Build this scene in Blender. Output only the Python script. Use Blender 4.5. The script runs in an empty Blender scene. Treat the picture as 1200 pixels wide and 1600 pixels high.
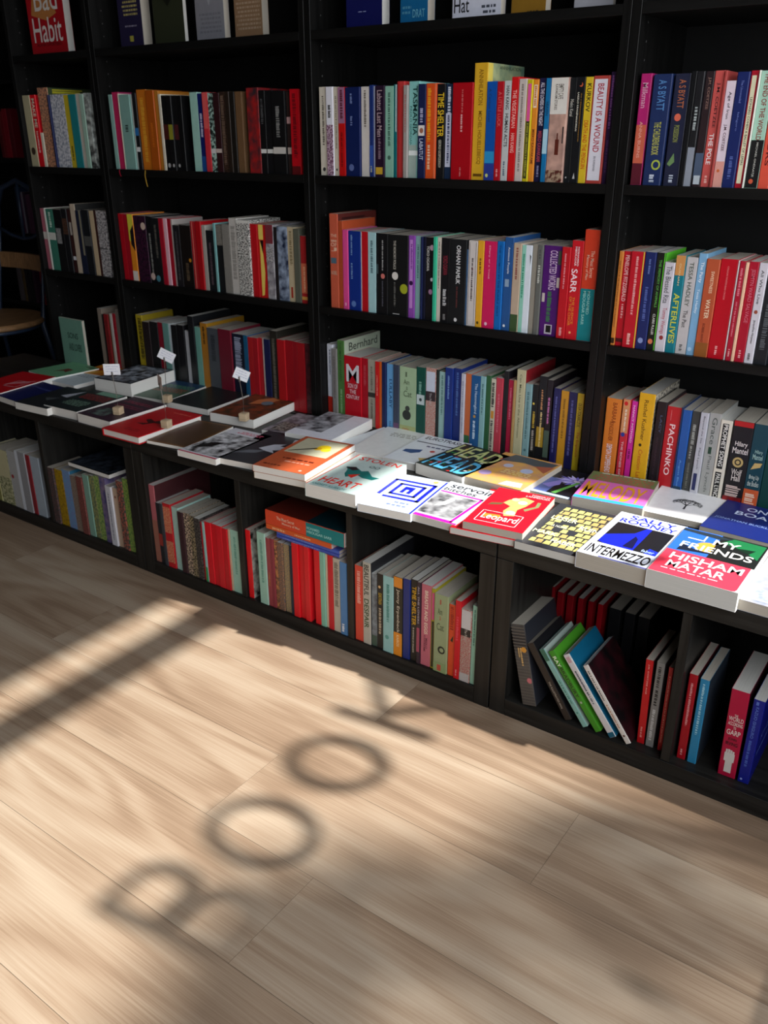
import bpy, math, random
from mathutils import Matrix, Vector
S=bpy.context.scene
COL=S.collection
# ---------------------------------------------------------------- camera
cam=bpy.data.objects.new('camera',bpy.data.cameras.new('camera'));COL.objects.link(cam);S.camera=cam
YAW,PITCH,ROLL=0.620388,0.412574,-0.000575
cy,sy=math.cos(YAW),math.sin(YAW);cp,sp=math.cos(PITCH),math.sin(PITCH)
Fv=Vector((-sy*cp,cy*cp,-sp));Rv=Vector((cy,sy,0));Uv=Rv.cross(Fv)
Rr_=math.cos(ROLL)*Rv+math.sin(ROLL)*Uv;Ur_=-math.sin(ROLL)*Rv+math.cos(ROLL)*Uv
m=Matrix((Rr_,Ur_,-Fv)).transposed().to_4x4();m.translation=Vector((1.4769,-1.7706,1.1181))
cam.matrix_world=m
cam.data.sensor_fit='HORIZONTAL';cam.data.sensor_width=36;cam.data.lens=1341.595*36/1200
cam.data.clip_start=.02;cam.data.clip_end=200
cam.data.dof.use_dof=True;cam.data.dof.focus_distance=1.45;cam.data.dof.aperture_fstop=13
# ---------------------------------------------------------------- world, sun, exposure
w=bpy.data.worlds.new('sky');S.world=w;w.use_nodes=True
bg=w.node_tree.nodes['Background'];bg.inputs[0].default_value=(.90,.92,.97,1);bg.inputs[1].default_value=5.3
SX,TZ=.16,1.2      # sideways and downward travel of the sunlight per metre of -x
sun=bpy.data.objects.new('sun',bpy.data.lights.new('sun','SUN'));COL.objects.link(sun)
sun.data.energy=8.8;sun.data.angle=math.radians(1.05);sun.data.color=(1,.955,.90)
sun.rotation_euler=Vector((-1,-SX,-TZ)).to_track_quat('-Z','Y').to_euler()
S.view_settings.view_transform='Standard';S.view_settings.look='None';S.view_settings.exposure=0.1;S.view_settings.gamma=1
S.view_settings.use_curve_mapping=False
XW=1.95            # plane of the shop window
portal=bpy.data.objects.new('window_daylight',bpy.data.lights.new('window_daylight','AREA'));COL.objects.link(portal)
portal.data.shape='RECTANGLE';portal.data.size=2.06;portal.data.size_y=2.88;portal.data.cycles.is_portal=True
portal.location=(XW+.02,-1.325,1.63);portal.rotation_euler=(0,math.radians(90),0)
# ---------------------------------------------------------------- materials
MATS={}
def lin(hx):
    r=[]
    for i in (0,2,4):
        c=int(hx[i:i+2],16)/255
        r.append(c/12.92 if c<=.04045 else ((c+.055)/1.055)**2.4)
    return (*r,1)
def mat(c,rough=.42,spec=.4):
    k=(c,rough)
    if k in MATS: return MATS[k]
    M=bpy.data.materials.new('printed_'+c.replace('~','mix_').replace(',','_'));M.use_nodes=True
    nt=M.node_tree;b=nt.nodes['Principled BSDF'];b.inputs['Roughness'].default_value=rough
    b.inputs['Specular IOR Level'].default_value=spec
    tc=nt.nodes.new('ShaderNodeTexCoord')
    n=nt.nodes.new('ShaderNodeTexNoise')
    if c[0]=='~':
        a,d,s=c[1:].split(',');s=float(s)
        n.inputs['Scale'].default_value=s*(9 if s>12 else 5);n.inputs['Detail'].default_value=2
        r=nt.nodes.new('ShaderNodeValToRGB');r.color_ramp.elements[0].position=.42 if s>12 else .33;r.color_ramp.elements[1].position=.6 if s>12 else .68
        r.color_ramp.elements[0].color=lin(a);r.color_ramp.elements[1].color=lin(d)
        nt.links.new(tc.outputs['Object'],n.inputs['Vector']);nt.links.new(n.outputs['Fac'],r.inputs['Fac']);nt.links.new(r.outputs['Color'],b.inputs['Base Color'])
    else:
        # printed card with faint rubbing
        n.inputs['Scale'].default_value=60;n.inputs['Detail'].default_value=4
        r=nt.nodes.new('ShaderNodeValToRGB');l=lin(c)
        r.color_ramp.elements[0].color=tuple(x*.9 for x in l[:3])+(1,);r.color_ramp.elements[1].color=tuple(min(1,x*1.08+.002) for x in l[:3])+(1,)
        nt.links.new(tc.outputs['Object'],n.inputs['Vector']);nt.links.new(n.outputs['Fac'],r.inputs['Fac']);nt.links.new(r.outputs['Color'],b.inputs['Base Color'])
    MATS[k]=M;return M
def simple(name,col,rough=.5,metal=0,spec=.5,scale=(30,30,30),amt=.12,bump=0):
    M=bpy.data.materials.new(name);M.use_nodes=True;nt=M.node_tree;b=nt.nodes['Principled BSDF']
    b.inputs['Roughness'].default_value=rough;b.inputs['Metallic'].default_value=metal;b.inputs['Specular IOR Level'].default_value=spec
    tc=nt.nodes.new('ShaderNodeTexCoord');mp=nt.nodes.new('ShaderNodeMapping');mp.inputs['Scale'].default_value=scale
    n=nt.nodes.new('ShaderNodeTexNoise');n.inputs['Scale'].default_value=1;n.inputs['Detail'].default_value=4
    r=nt.nodes.new('ShaderNodeValToRGB')
    r.color_ramp.elements[0].position=.3;r.color_ramp.elements[1].position=.7
    r.color_ramp.elements[0].color=tuple(x*(1-amt) for x in col)+(1,);r.color_ramp.elements[1].color=tuple(min(1,x*(1+amt)) for x in col)+(1,)
    nt.links.new(tc.outputs['Object'],mp.inputs['Vector']);nt.links.new(mp.outputs['Vector'],n.inputs['Vector']);nt.links.new(n.outputs['Fac'],r.inputs['Fac']);nt.links.new(r.outputs['Color'],b.inputs['Base Color'])
    if bump:
        bp=nt.nodes.new('ShaderNodeBump');bp.inputs['Strength'].default_value=bump;bp.inputs['Distance'].default_value=.0005
        nt.links.new(n.outputs['Fac'],bp.inputs['Height']);nt.links.new(bp.outputs['Normal'],b.inputs['Normal'])
    return M
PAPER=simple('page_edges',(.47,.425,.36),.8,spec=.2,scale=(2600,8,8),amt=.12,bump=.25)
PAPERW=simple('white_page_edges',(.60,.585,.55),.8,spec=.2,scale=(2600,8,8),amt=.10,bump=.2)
BLACK=simple('black_brown_veneer',(.0045,.0044,.0042),.45,spec=.22,scale=(90,90,4),amt=.5,bump=.25)
BLACKH=simple('black_brown_veneer_lengthwise',(.0045,.0044,.0042),.45,spec=.22,scale=(4,90,90),amt=.5,bump=.25)
LOWV=simple('black_brown_veneer_bounce_lit',(.016,.0152,.0138),.42,spec=.3,scale=(90,90,4),amt=.5,bump=.25)  # paler copy of the bookcase veneer, floor bounce put into its colour
LOWH=simple('black_brown_veneer_bounce_lit_lengthwise',(.016,.0152,.0138),.42,spec=.3,scale=(4,90,90),amt=.5,bump=.25)
PAPER_LIT=simple('lit_page_edges',(.78,.76,.72),.8,spec=.2,scale=(2600,8,8),amt=.08,bump=.2)  # paler pages make up for missing light on the left table books
WALLM=simple('dark_plaster',(.05,.05,.052),.9,spec=.2,scale=(8,8,8),bump=.2)
CEILM=simple('ceiling_paint',(.08,.08,.08),.9,spec=.2,scale=(5,5,5))
STEEL=simple('brushed_steel',(.42,.41,.39),.35,metal=1,scale=(40,40,400),amt=.15)
BLUEST=simple('dark_blue_steel',(.02,.035,.07),.4,scale=(60,60,60))
BEECH=simple('pale_beech',(.56,.42,.27),.55,scale=(25,25,220),amt=.2,bump=.2)
CHAIRW=simple('honey_wood',(.32,.17,.075),.45,scale=(160,18,40),amt=.3,bump=.2)
PEG=simple('peg_hole_metal',(.05,.05,.05),.5)
CARD=simple('white_card',(.78,.79,.83),.6,scale=(20,20,20),amt=.04)
RIBBON=None
# ---------------------------------------------------------------- helpers
def link(name,verts,faces,mats,mi=None,parent=None,smooth=False):
    me=bpy.data.meshes.new(name);me.from_pydata([tuple(v) for v in verts],[],faces)
    for M in mats: me.materials.append(M)
    if mi: me.polygons.foreach_set('material_index',mi)
    if smooth: me.polygons.foreach_set('use_smooth',[True]*len(faces))
    me.update();o=bpy.data.objects.new(name,me);COL.objects.link(o)
    if parent: o.parent=parent
    return o
class MB:
    def __init__(s): s.v=[];s.f=[];s.m=[]
    def box(s,x0,x1,y0,y1,z0,z1,mi=0,bev=0):
        n=len(s.v)
        if bev<=0:
            s.v+=[(x,y,z) for z in (z0,z1) for y in (y0,y1) for x in (x0,x1)]
            s.f+=[[n+i for i in q] for q in ((0,2,3,1),(4,5,7,6),(0,1,5,4),(2,6,7,3),(0,4,6,2),(1,3,7,5))];s.m+=[mi]*6
        else:
            b=bev;X=(x0,x1);Y=(y0,y1);Z=(z0,z1);idx={}
            for i in (0,1):
                for j in (0,1):
                    for k in (0,1):
                        sx,sy_,sz=(1 if i==0 else -1),(1 if j==0 else -1),(1 if k==0 else -1)
                        for a in range(3):
                            p=[X[i]+sx*b,Y[j]+sy_*b,Z[k]+sz*b];p[a]=(X[i],Y[j],Z[k])[a]
                            idx[i,j,k,a]=len(s.v);s.v.append(tuple(p))
            F=[]
            for a in range(3):
                for e in (0,1):
                    o=[c for c in range(3) if c!=a]
                    q=[]
                    for (p,r) in ((0,0),(1,0),(1,1),(0,1)):
                        t=[0,0,0];t[a]=e;t[o[0]]=p;t[o[1]]=r;q.append(idx[t[0],t[1],t[2],a])
                    F.append(q if (e==1)==(a!=1) else q[::-1])
            for a in range(3):
                o=[c for c in range(3) if c!=a]
                for p in (0,1):
                    for r in (0,1):
                        t0=[0,0,0];t0[o[0]]=p;t0[o[1]]=r;t1=list(t0);t1[a]=1
                        F.append([idx[t0[0],t0[1],t0[2],o[0]],idx[t1[0],t1[1],t1[2],o[0]],idx[t1[0],t1[1],t1[2],o[1]],idx[t0[0],t0[1],t0[2],o[1]]])
            for i in (0,1):
                for j in (0,1):
                    for k in (0,1): F.append([idx[i,j,k,0],idx[i,j,k,1],idx[i,j,k,2]])
            s.f+=F;s.m+=[mi]*len(F)
    def tube(s,pts,r,n=10,mi=0,closed=False):
        pts=[Vector(p) for p in pts];base=len(s.v);N=len(pts)
        for i,p in enumerate(pts):
            a=pts[i-1] if i>0 or closed else p;b=pts[(i+1)%N] if i<N-1 or closed else p
            t=(b-a).normalized();u=t.cross(Vector((0,0,1)))
            if u.length<1e-3: u=t.cross(Vector((1,0,0)))
            u.normalize();v=t.cross(u)
            for k in range(n):
                th=2*math.pi*k/n;s.v.append(tuple(p+r*(math.cos(th)*u+math.sin(th)*v)))
        R=N if closed else N-1
        for i in range(R):
            for k in range(n):
                s.f.append([base+i*n+k,base+i*n+(k+1)%n,base+((i+1)%N)*n+(k+1)%n,base+((i+1)%N)*n+k]);s.m.append(mi)
        if not closed:
            s.f.append([base+k for k in range(n)][::-1]);s.f.append([base+(N-1)*n+k for k in range(n)]);s.m+=[mi,mi]
    def disc(s,c,r,h,n=48,mi=0,bev=.006):
        base=len(s.v);prof=[(r-bev,0),(r,bev),(r,h-bev),(r-bev,h)]
        for pr,pz in prof:
            for k in range(n):
                th=2*math.pi*k/n;s.v.append((c[0]+pr*math.cos(th),c[1]+pr*math.sin(th),c[2]+pz))
        for i in range(3):
            for k in range(n): s.f.append([base+i*n+k,base+i*n+(k+1)%n,base+(i+1)*n+(k+1)%n,base+(i+1)*n+k]);s.m.append(mi)
        s.f.append([base+k for k in range(n)][::-1]);s.f.append([base+3*n+k for k in range(n)]);s.m+=[mi,mi]
    def build(s,name,mats,parent=None,smooth=False):
        if not isinstance(mats,(list,tuple)): mats=[mats]
        return link(name,s.v,s.f,mats,s.m,parent,smooth)
def box(name,x0,x1,y0,y1,z0,z1,M,parent=None,bev=0):
    b=MB();b.box(x0,x1,y0,y1,z0,z1,0,bev);return b.build(name,M,parent)
def empty(name,loc,label=None,cat=None,group=None):
    o=bpy.data.objects.new(name,None);COL.objects.link(o);o.location=loc;o.empty_display_size=.05
    if label: tag(o,label,cat,group)
    return o
def tag(o,label,cat,group=None):
    o['label']=label;o['category']=cat
    if group: o['group']=group
def struct(o): o['kind']='structure';return o
# ---------------------------------------------------------------- data of the books
N_INDIVIDUAL=300
GROUPS=['books on the upper shelf of the narrow bay', 'books on the upper shelf of the left wide bay', 'books on the upper shelf of the middle bay', 'books on the upper shelf of the right bay', 'books on the middle shelf of the narrow bay', 'books on the middle shelf of the left wide bay', 'books on the middle shelf of the middle bay', 'books on the middle shelf of the right bay', 'books standing behind the table in the narrow bay', 'books standing behind the table in the left wide bay', 'books standing behind the table in the middle bay', 'books standing behind the table in the right bay', 'books in the far left lower cube', 'books in the second lower cube from the left', 'books in the third lower cube from the left', 'books in the fourth lower cube from the left', 'books in the right cube of the middle low unit', 'leaning books in the lower cube', 'upright books in the lower cube of leaning ones', 'books in the lower right corner cube', 'dark books in the second row behind the leaning ones', 'books lying on the table', 'books lying across the tops of the upright ones', 'books standing face out on the top shelf', 'face out books at the left end of the table', 'books in the far alcove bookcase']
BOOKS=[
(21,2,1.0776,-0.4292,0.396,0.0031,0.036,0.2103,0.154,'e8e6e6','red green and blue book lying on the table',{'a': [('RR',0.0,0.0,0.97,0.5,'e23a50'),('R',0,0.48,1,1,'1a1c1c'),('R',0,0.48,0.46,1,'2c68c8'),('P',[(0.1,0.5),(0.5,0.56),(0.46,0.66),(0.3,0.58),(0.12,0.64)],'141c30'),('D',0.4,0.68,0.14,'e8a040'),('P',[(0.46,0.56),(0.6,0.5),(0.6,0.85),(0.46,0.85)],'1a1c1c'),('P',[(0.5,0.85),(0.75,0.8),(0.97,0.66),(0.98,0.97),(0.6,0.98)],'1c7040'),('P',[(0.65,0.8),(0.85,0.74),(0.9,0.84)],'102a1c'),('P',[(0,0.93),(0.45,0.9),(0.6,0.95),(0.4,0.98),(0,0.98)],'26323c'),('T','MY',0.42,0.76,0.72,0.88,'f4f0ea'),('T','FRIENDS',0.1,0.58,0.93,0.7,'f4f0ea'),('R',0.12,0.78,0.32,0.8,'f0ece4'),('R',0.3,0.78,0.32,0.9,'f0ece4'),('T','HISHAM',0.1,0.3,0.92,0.43,'fbe8e8'),('T','MATAR',0.13,0.14,0.78,0.27,'fbe8e8'),('M2',0.09,0.12,0.08,0.78,'f4c0c8')]}),
(21,2,1.2302,-0.414,0.395,-0.0065,0.02,0.2213,0.1372,'~b8b4bc,8890a0,6','grey hazy book lying on the table',{'a': [('M2',0.62,0.7,0.35,0.9,'e0e0e8'),('R',0.1,0.05,0.7,0.25,'~9098a8,c8d0d8,12')]}),
(21,2,0.9452,-0.4244,0.394,0.0046,0.032,0.2208,0.1339,'d6dbe8','white blue and black book lying on the table',{'a': [('T','SALLY',0.2,0.88,0.88,0.97,'1c2ce0'),('T','ROONEY',0.1,0.78,0.93,0.87,'1c2ce0'),('R',0.1,0.27,0.94,0.76,'16181e'),('P',[(0.1,0.3),(0.1,0.45),(0.45,0.6),(0.55,0.76),(0.62,0.76),(0.62,0.27),(0.2,0.27)],'1024d8'),('P',[(0.45,0.3),(0.6,0.3),(0.56,0.5),(0.5,0.55)],'0a1040'),('P',[(0.78,0.27),(0.94,0.27),(0.94,0.35),(0.8,0.38)],'1c34e8'),('T','faber',0.72,0.29,0.9,0.34,'b0c8f8'),('T','INTERMEZZO',0.06,0.05,0.94,0.22,'101010'),('R',0.3,0,1,0.02,'5a5ca0')]}),
(21,2,0.819,-0.4224,0.3945,0.032,0.0165,0.2208,0.1369,'34363c','black and yellow bricked book lying on the table',{'a': [('BR',0.12,0.08,0.92,0.95,'d8cc78',7,9),('T','LESSER',0.1,0.62,0.5,0.7,'eef0c0'),('T','RUINS',0.6,0.52,0.95,0.6,'f4f0d0'),('T','A NOVEL',0.22,0.46,0.46,0.51,'d0d0c0'),('T','MARK',0.06,0.27,0.42,0.34,'eef0c0'),('T','HABER',0.42,0.15,0.78,0.22,'f4f0d0')]}),
(21,2,0.6825,-0.4344,0.394,0.1396,0.014,0.2264,0.1404,'c80e20','red lower leopard book lying on the table',{'a': [('R',0.5,0,1,0.03,'e02838')]}),
(21,2,0.7073,-0.4287,0.409,0.1305,0.0165,0.1994,0.1246,'d81228','red upper leopard book lying on the table',{'a': [('T','TOMASI DI',0.62,0.93,0.95,0.965,'f0d0d0'),('T','LAMPEDUSA',0.55,0.88,0.97,0.92,'f0d0d0'),('P',[(0.35,0.72),(0.55,0.85),(0.75,0.8),(0.7,0.62),(0.62,0.5),(0.66,0.34),(0.5,0.3),(0.42,0.42),(0.46,0.56),(0.3,0.62)],'c8b070'),('P',[(0.75,0.5),(0.9,0.66),(0.88,0.78),(0.82,0.78),(0.84,0.66),(0.7,0.54)],'8a9060'),('D',0.45,0.75,0.07,'b8c0a0'),('D',0.6,0.7,0.08,'e8e8d0'),('D',0.56,0.4,0.08,'dce0d0'),('P',[(0.1,0.5),(0.3,0.56),(0.32,0.62),(0.12,0.57)],'705838'),('P',[(0.2,0.2),(0.5,0.22),(0.45,0.3),(0.2,0.28)],'d88a30'),('RO',0.12,0.08,0.82,0.36,0.012,'f8f0f0'),('T','Leopard',0.18,0.12,0.78,0.3,'f8f0f0')]}),
(21,2,0.5612,-0.4272,0.3935,0.0261,0.0155,0.2028,0.128,'d4d8de','white with hot pink frame book lying on the table',{'a': [('RO',-0.05,0.03,0.9,0.72,0.05,'f018a8'),('R',0,0.1,0.84,0.66,'~c0c0c4,404044,8'),('P',[(0.3,0.3),(0.45,0.38),(0.5,0.55),(0.4,0.55)],'e0e0e4'),('T','servoir',0.12,0.84,0.95,0.96,'282c34'),('T','bitches',0.08,0.74,0.7,0.83,'282c34'),('R',0,0,1,0.03,'f018a8')]}),
(21,2,0.1529,-0.4381,0.41,0.1396,0.0165,0.2287,0.1418,'c05a34','orange top yellow flower book lying on the table',{'a': [('R',0.08,0.48,0.92,0.96,'c8c4a8'),('D',0.62,0.76,0.12,'e8c818'),('D',0.7,0.7,0.09,'f0e030'),('D',0.55,0.7,0.07,'d8a818'),('P',[(0.1,0.52),(0.15,0.52),(0.55,0.7),(0.5,0.72)],'2c2c24'),('M2',0.3,0.36,0.15,0.85,'6a2010'),('M2',0.22,0.28,0.35,0.85,'e09880'),('M2',0.08,0.14,0.1,0.45,'70301c'),('D',0.85,0.06,0.03,'e8b0a0')]}),
(21,2,0.1549,-0.4371,0.3935,0.1396,0.016,0.2287,0.1418,'b8a890','orange lower duplicate book lying on the table',{'a': []}),
(21,2,0.3225,-0.452,0.3935,0.0659,0.0305,0.2146,0.132,'c4d8d4','mint white crow and heart book lying on the table',{'a': [('T','STOLEN',0.12,0.86,0.95,0.97,'e83424'),('T','HEART',0.1,0.12,0.85,0.28,'e83424'),('P',[(0.15,0.62),(0.3,0.66),(0.5,0.58),(0.6,0.62),(0.8,0.5),(0.95,0.5),(0.88,0.42),(0.68,0.42),(0.55,0.46),(0.4,0.36),(0.3,0.44),(0.24,0.55)],'0c7470'),('P',[(0.15,0.6),(0.3,0.66),(0.42,0.6),(0.35,0.55)],'1c2024'),('P',[(0.38,0.42),(0.56,0.5),(0.52,0.36)],'e83424'),('D',0.55,0.74,0.05,'28484c'),('D',0.66,0.74,0.05,'28484c'),('D',0.55,0.74,0.035,'c4d8d4'),('D',0.66,0.74,0.035,'c4d8d4'),('T','ANDREY KURKOV',0.06,0.03,0.75,0.08,'5aa0a0'),('R',0.0,0.0,0.02,1,'e04434')]}),
(21,2,0.5738,-0.2067,0.3935,-0.0245,0.0275,0.197,0.15,'~e8b050,d09878,7','orange marbled book lying on the table',{'a': [('P',[(0.1,0.7),(0.5,0.78),(0.9,0.72),(0.98,0.95),(0.2,0.98)],'50565c'),('D',0.35,0.6,0.08,'c8c8e0'),('D',0.7,0.55,0.1,'c0c8e8'),('D',0.2,0.25,0.1,'b098c8'),('P',[(0.7,0.75),(0.95,0.6),(0.98,0.85)],'b06048'),('M2',0.36,0.5,0.35,0.85,'f4dc98'),('P',[(0.6,0.02),(0.95,0.05),(0.9,0.18),(0.65,0.15)],'d0d0e8')]}),
(21,2,0.4654,-0.452,0.3935,0.1396,0.018,0.1974,0.125,'ccd8ec','white with blue maze book lying on the table',{'a': [('RO',0.06,0.3,0.9,0.84,0.07,'1420c0'),('RO',0.24,0.4,0.76,0.74,0.065,'1420c0'),('R',0.4,0.48,0.6,0.66,'1420c0'),('R',0.47,0.48,0.53,0.58,'ccd8ec'),('R',0.06,0.3,0.2,0.345,'ccd8ec'),('R',0.965,0,1,0.98,'2030c0'),('D',0.8,0.92,0.05,'e8b060'),('M2',0.2,0.26,0.5,0.8,'8090c0'),('M2',0.12,0.18,0.4,0.8,'8090c0')]}),
(21,2,0.9583,-0.1291,0.3935,0.0639,0.0125,0.17,0.15,'eceaec','pale grey with ink tree book lying on the table',{'a': [('TREE',0.5,0.3,0.9)]}),
(21,2,0.8247,-0.1739,0.394,0.1396,0.026,0.17,0.148,'e070c0','pink orange lettered curled book lying on the table',{'a': [('R',0,0,1,0.09,'30a8e0'),('R',0,0.68,1,1,'708050'),('M2',0.7,0.95,0.05,0.95,'a84848'),('T','MELODY',0.05,0.1,0.93,0.62,'f0a428'),('M2',0.96,0.99,0.1,0.95,'f0f0f0')]}),
(21,2,1.0842,-0.1441,0.394,-0.0438,0.015,0.17,0.14,'14246c','navy white lettered book lying on the table',{'a': [('T','ONE',0.35,0.78,0.75,0.9,'c8d4f0'),('T','BOAT',0.25,0.6,0.85,0.72,'c8d4f0'),('T','JONATHAN BUCKLEY',0.05,0.36,0.9,0.43,'8098d0')]}),
(21,2,0.0078,-0.4192,0.3935,0.1396,0.0155,0.2275,0.141,'303338','dark grey with white hand book lying on the table',{'a': [('P',[(0.4,0.45),(0.55,0.62),(0.75,0.68),(0.7,0.6),(0.9,0.58),(0.85,0.5),(0.7,0.45),(0.8,0.38),(0.6,0.4)],'c8ccd8'),('P',[(0.1,0.2),(0.5,0.3),(0.6,0.42),(0.3,0.35)],'6a7078'),('P',[(0.75,0.85),(0.95,0.9),(0.98,0.75),(0.8,0.75)],'c8ccd8')]}),
(21,2,0.2352,-0.1946,0.3935,0.1259,0.0135,0.2169,0.14,'f0f2f0','plain pale cream book lying on the table',{'a': [('M2',0.7,0.85,0.2,0.8,'a8a49c')]}),
(21,2,0.7059,-0.1664,0.3935,-0.0058,0.0135,0.17,0.14,'14141e','black with purple waterlily book lying on the table',{'a': [('R',0,0,1,0.07,'b8d0f0'),('R',0,0.07,0.35,0.6,'5868a8'),('FL',0.58,0.62,0.38,'c8c0ff'),('P',[(0.42,0.1),(0.5,0.1),(0.66,0.6),(0.6,0.6)],'6ab858'),('P',[(0.15,0.3),(0.35,0.6),(0.4,0.4),(0.3,0.25)],'9488d8'),('P',[(0.75,0.1),(0.85,0.4),(0.95,0.2)],'7c70c0')]}),
(21,2,0.4422,-0.1968,0.3935,-0.1396,0.0275,0.1856,0.14,'18201c','multicoloured stripe lettered book lying on the table',{'a': [('T','HEAD',0.03,0.55,0.97,0.95,'c8d088'),('T','HEAD',0.06,0.05,0.97,0.5,'58b8e8'),('BS',0.03,0.03,0.97,0.97,40)]}),
(21,2,0.344,-0.1893,0.3935,0.0449,0.0175,0.2007,0.135,'f0f5ff','white with gun and snacks book lying on the table',{'a': [('T','EUROTRASH',0.1,0.86,0.9,0.96,'34383c'),('R',0.05,0.72,0.9,0.745,'283048'),('M2',0.6,0.68,0.3,0.8,'50587c'),('P',[(0.1,0.4),(0.4,0.48),(0.42,0.38),(0.3,0.3),(0.1,0.32)],'30508c'),('D',0.6,0.48,0.05,'d04030'),('P',[(0.55,0.2),(0.8,0.28),(0.85,0.2),(0.65,0.12)],'d8c078'),('D',0.86,0.26,0.06,'8a3020')]}),
(22,2,-0.6224,-0.405,0.245,0.0,0.012,0.24,0.185,'14161c','black book lying flat across the upright floral ones',{'a': [('R',0.02,0.02,0.98,0.98,'~0c0e14,3c4450,10')]}),
(21,2,-0.2459,-0.19,0.3935,0.1176,0.0255,0.235,0.15,'~8a4020,283020,7','orange green abstract book lying on the table',{'a': [('P',[(0.3,0.5),(0.6,0.6),(0.7,0.8),(0.5,0.85),(0.3,0.7)],'c87848'),('D',0.6,0.62,0.12,'6a7c88'),('P',[(0.7,0.85),(0.98,0.8),(0.98,0.98)],'243424')]}),
(21,2,0.0439,-0.2039,0.3935,0.1001,0.0275,0.2054,0.14,'eceefa','thick white black photo topped book lying on the table',{'a': [('R',0,0.2,0.6,1,'~c0c0c8,26262c,9')]}),
(21,2,-0.1032,-0.437,0.3935,0.0414,0.0155,0.2092,0.128,'dcdce4','black and white swan photo book lying on the table',{'a': [('R',0.02,0.06,0.95,0.8,'~e4e4e8,101014,9'),('P',[(0.1,0.15),(0.4,0.3),(0.5,0.5),(0.3,0.45),(0.12,0.3)],'0c0c10'),('M2',0.86,0.95,0.25,0.92,'e0607c'),('R',0,0,1,0.03,'d04c60')]}),
(21,2,-0.3838,-0.4445,0.3945,0.0303,0.021,0.2272,0.14,'c0101c','red hardcover book lying on the table',{'a': [('P',[(0.3,0.35),(0.5,0.42),(0.62,0.62),(0.75,0.66),(0.7,0.56),(0.85,0.48),(0.6,0.46),(0.5,0.34)],'3a0c10'),('P',[(0.5,0.42),(0.3,0.5),(0.35,0.55),(0.55,0.5)],'3a0c10'),('M2',0.12,0.2,0.3,0.75,'901018'),('M2',0.86,0.92,0.4,0.9,'e06858')],'hard': 1}),
(21,2,-0.4443,-0.1715,0.394,0.067,0.018,0.2313,0.16,'1c1e20','large plain black book lying on the table',{'a': []}),
(23,4,0.3667,0.035,1.3463,0.0,0.02,0.2,0.118,'c8cad8','white face out book with black lettering',{'a': [('T','Skin',0.05,0.22,0.45,0.38,'15161c'),('T','Hat',0.03,0.06,0.35,0.2,'15161c'),('M2',0.04,0.14,0.55,0.9,'404450')]}),
(21,2,-0.2391,-0.4202,0.394,0.1396,0.009,0.1958,0.13,'4a3420','brown and gold slim book lying on the table',{'a': [('RO',0.01,0.01,0.99,0.99,0.03,'8a5a28')]}),
(21,2,-0.044,-0.1982,0.3935,0.1166,0.0155,0.17,0.14,'~b0a8b0,28282e,9','crumpled grey photo book lying on the table',{'a': [('R',0.1,0.1,0.9,0.5,'~a09890,30302e,14')]}),
(21,2,-0.5363,-0.4096,0.3935,0.0051,0.0265,0.1983,0.14,'3a2434','plum red lettered book lying on the table',{'a': [('M2',0.75,0.85,0.1,0.9,'a03850'),('M2',0.55,0.68,0.1,0.9,'8a3048'),('R',0.1,0.1,0.6,0.4,'~3a2434,6a8078,12')]}),
(22,3,0.1596,-0.413,0.2711,0.0,0.036,0.238,0.155,'d84828','thick orange and teal book topping the lying stack',{'s': [('R',0,0,1,0.47,'0c8084'),('V','The Most Secret',0.85,0.62,0.5,0.75,'f0d0b8'),('V','Memory of Men',0.78,0.55,0.2,0.42,'f0d0b8'),('V','MOHAMED',0.46,0.3,0.52,0.72,'a0dcd8'),('V','MBOUGAR SARR',0.46,0.15,0.25,0.45,'a0dcd8')],'fc': '5a1c14','a': [('R',0,0,1,0.47,'062c34')]}),
(23,4,0.6449,0.04,1.3463,0.0,0.012,0.2,0.082,'a0a0a8','plain whitish face out book at the right end',{'a': []}),
(23,4,0.0758,0.04,1.3463,0.0,0.03,0.2,0.1028,'0e1250','indigo face out book with blank cover',{'a': [('M2',0.16,0.18,0.3,0.6,'8088b0')]}),
(21,2,0.1726,-0.1495,0.394,-0.1396,0.01,0.17,0.1054,'eef6ff','thin bluish white book lying on the table',{'a': []}),
(21,2,-1.058,-0.4267,0.394,0.1396,0.02,0.2147,0.15,'c0101c','red pink scribbled book lying on the table',{'a': [('P',[(0.5,0.35),(0.8,0.5),(0.95,0.7),(0.8,0.62),(0.55,0.48)],'d88890'),('RO',0.55,0.3,0.9,0.6,0.03,'d09098')]}),
(21,2,-0.6876,-0.4106,0.3935,0.0585,0.0255,0.1842,0.14,'20282a','black red and mint lettered book lying on the table',{'a': [('M2',0.55,0.8,0.1,0.95,'a02c30'),('M2',0.2,0.45,0.15,0.8,'7a9c88'),('R',0.3,0.82,0.95,0.98,'7aa890')]}),
(21,2,-0.5953,-0.1776,0.394,0.1396,0.014,0.192,0.14,'3a5a44','green and blue folk book lying on the table',{'a': [('R',0,0.6,1,1,'1c3c5c'),('M2',0.4,0.62,0.1,0.9,'a05040'),('M2',0.62,0.8,0.1,0.9,'5a9060')]}),
(21,2,-0.7328,-0.2,0.4035,0.119,0.0405,0.1915,0.15,'22262e','thick black white patterned book lying on the table',{'a': [('R',0.05,0.05,0.95,0.95,'~14181e,b0b8c4,9')]}),
(23,4,-1.1349,0.03,1.3463,0.0,0.024,0.21,0.1773,'a80f1c','red face out book with big white lettering',{'a': [('P',[(0.1,0.5),(0.5,0.42),(0.8,0.5),(0.6,0.75),(0.2,0.8)],'b87840'),('T','Habit',0.1,0.15,0.9,0.46,'d8d4d0'),('T','Bad',0.22,0.54,0.85,0.85,'d8d4d0'),('T','ALANA S PORTERO',0.15,0.1,0.85,0.14,'4a0810')]}),
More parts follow.
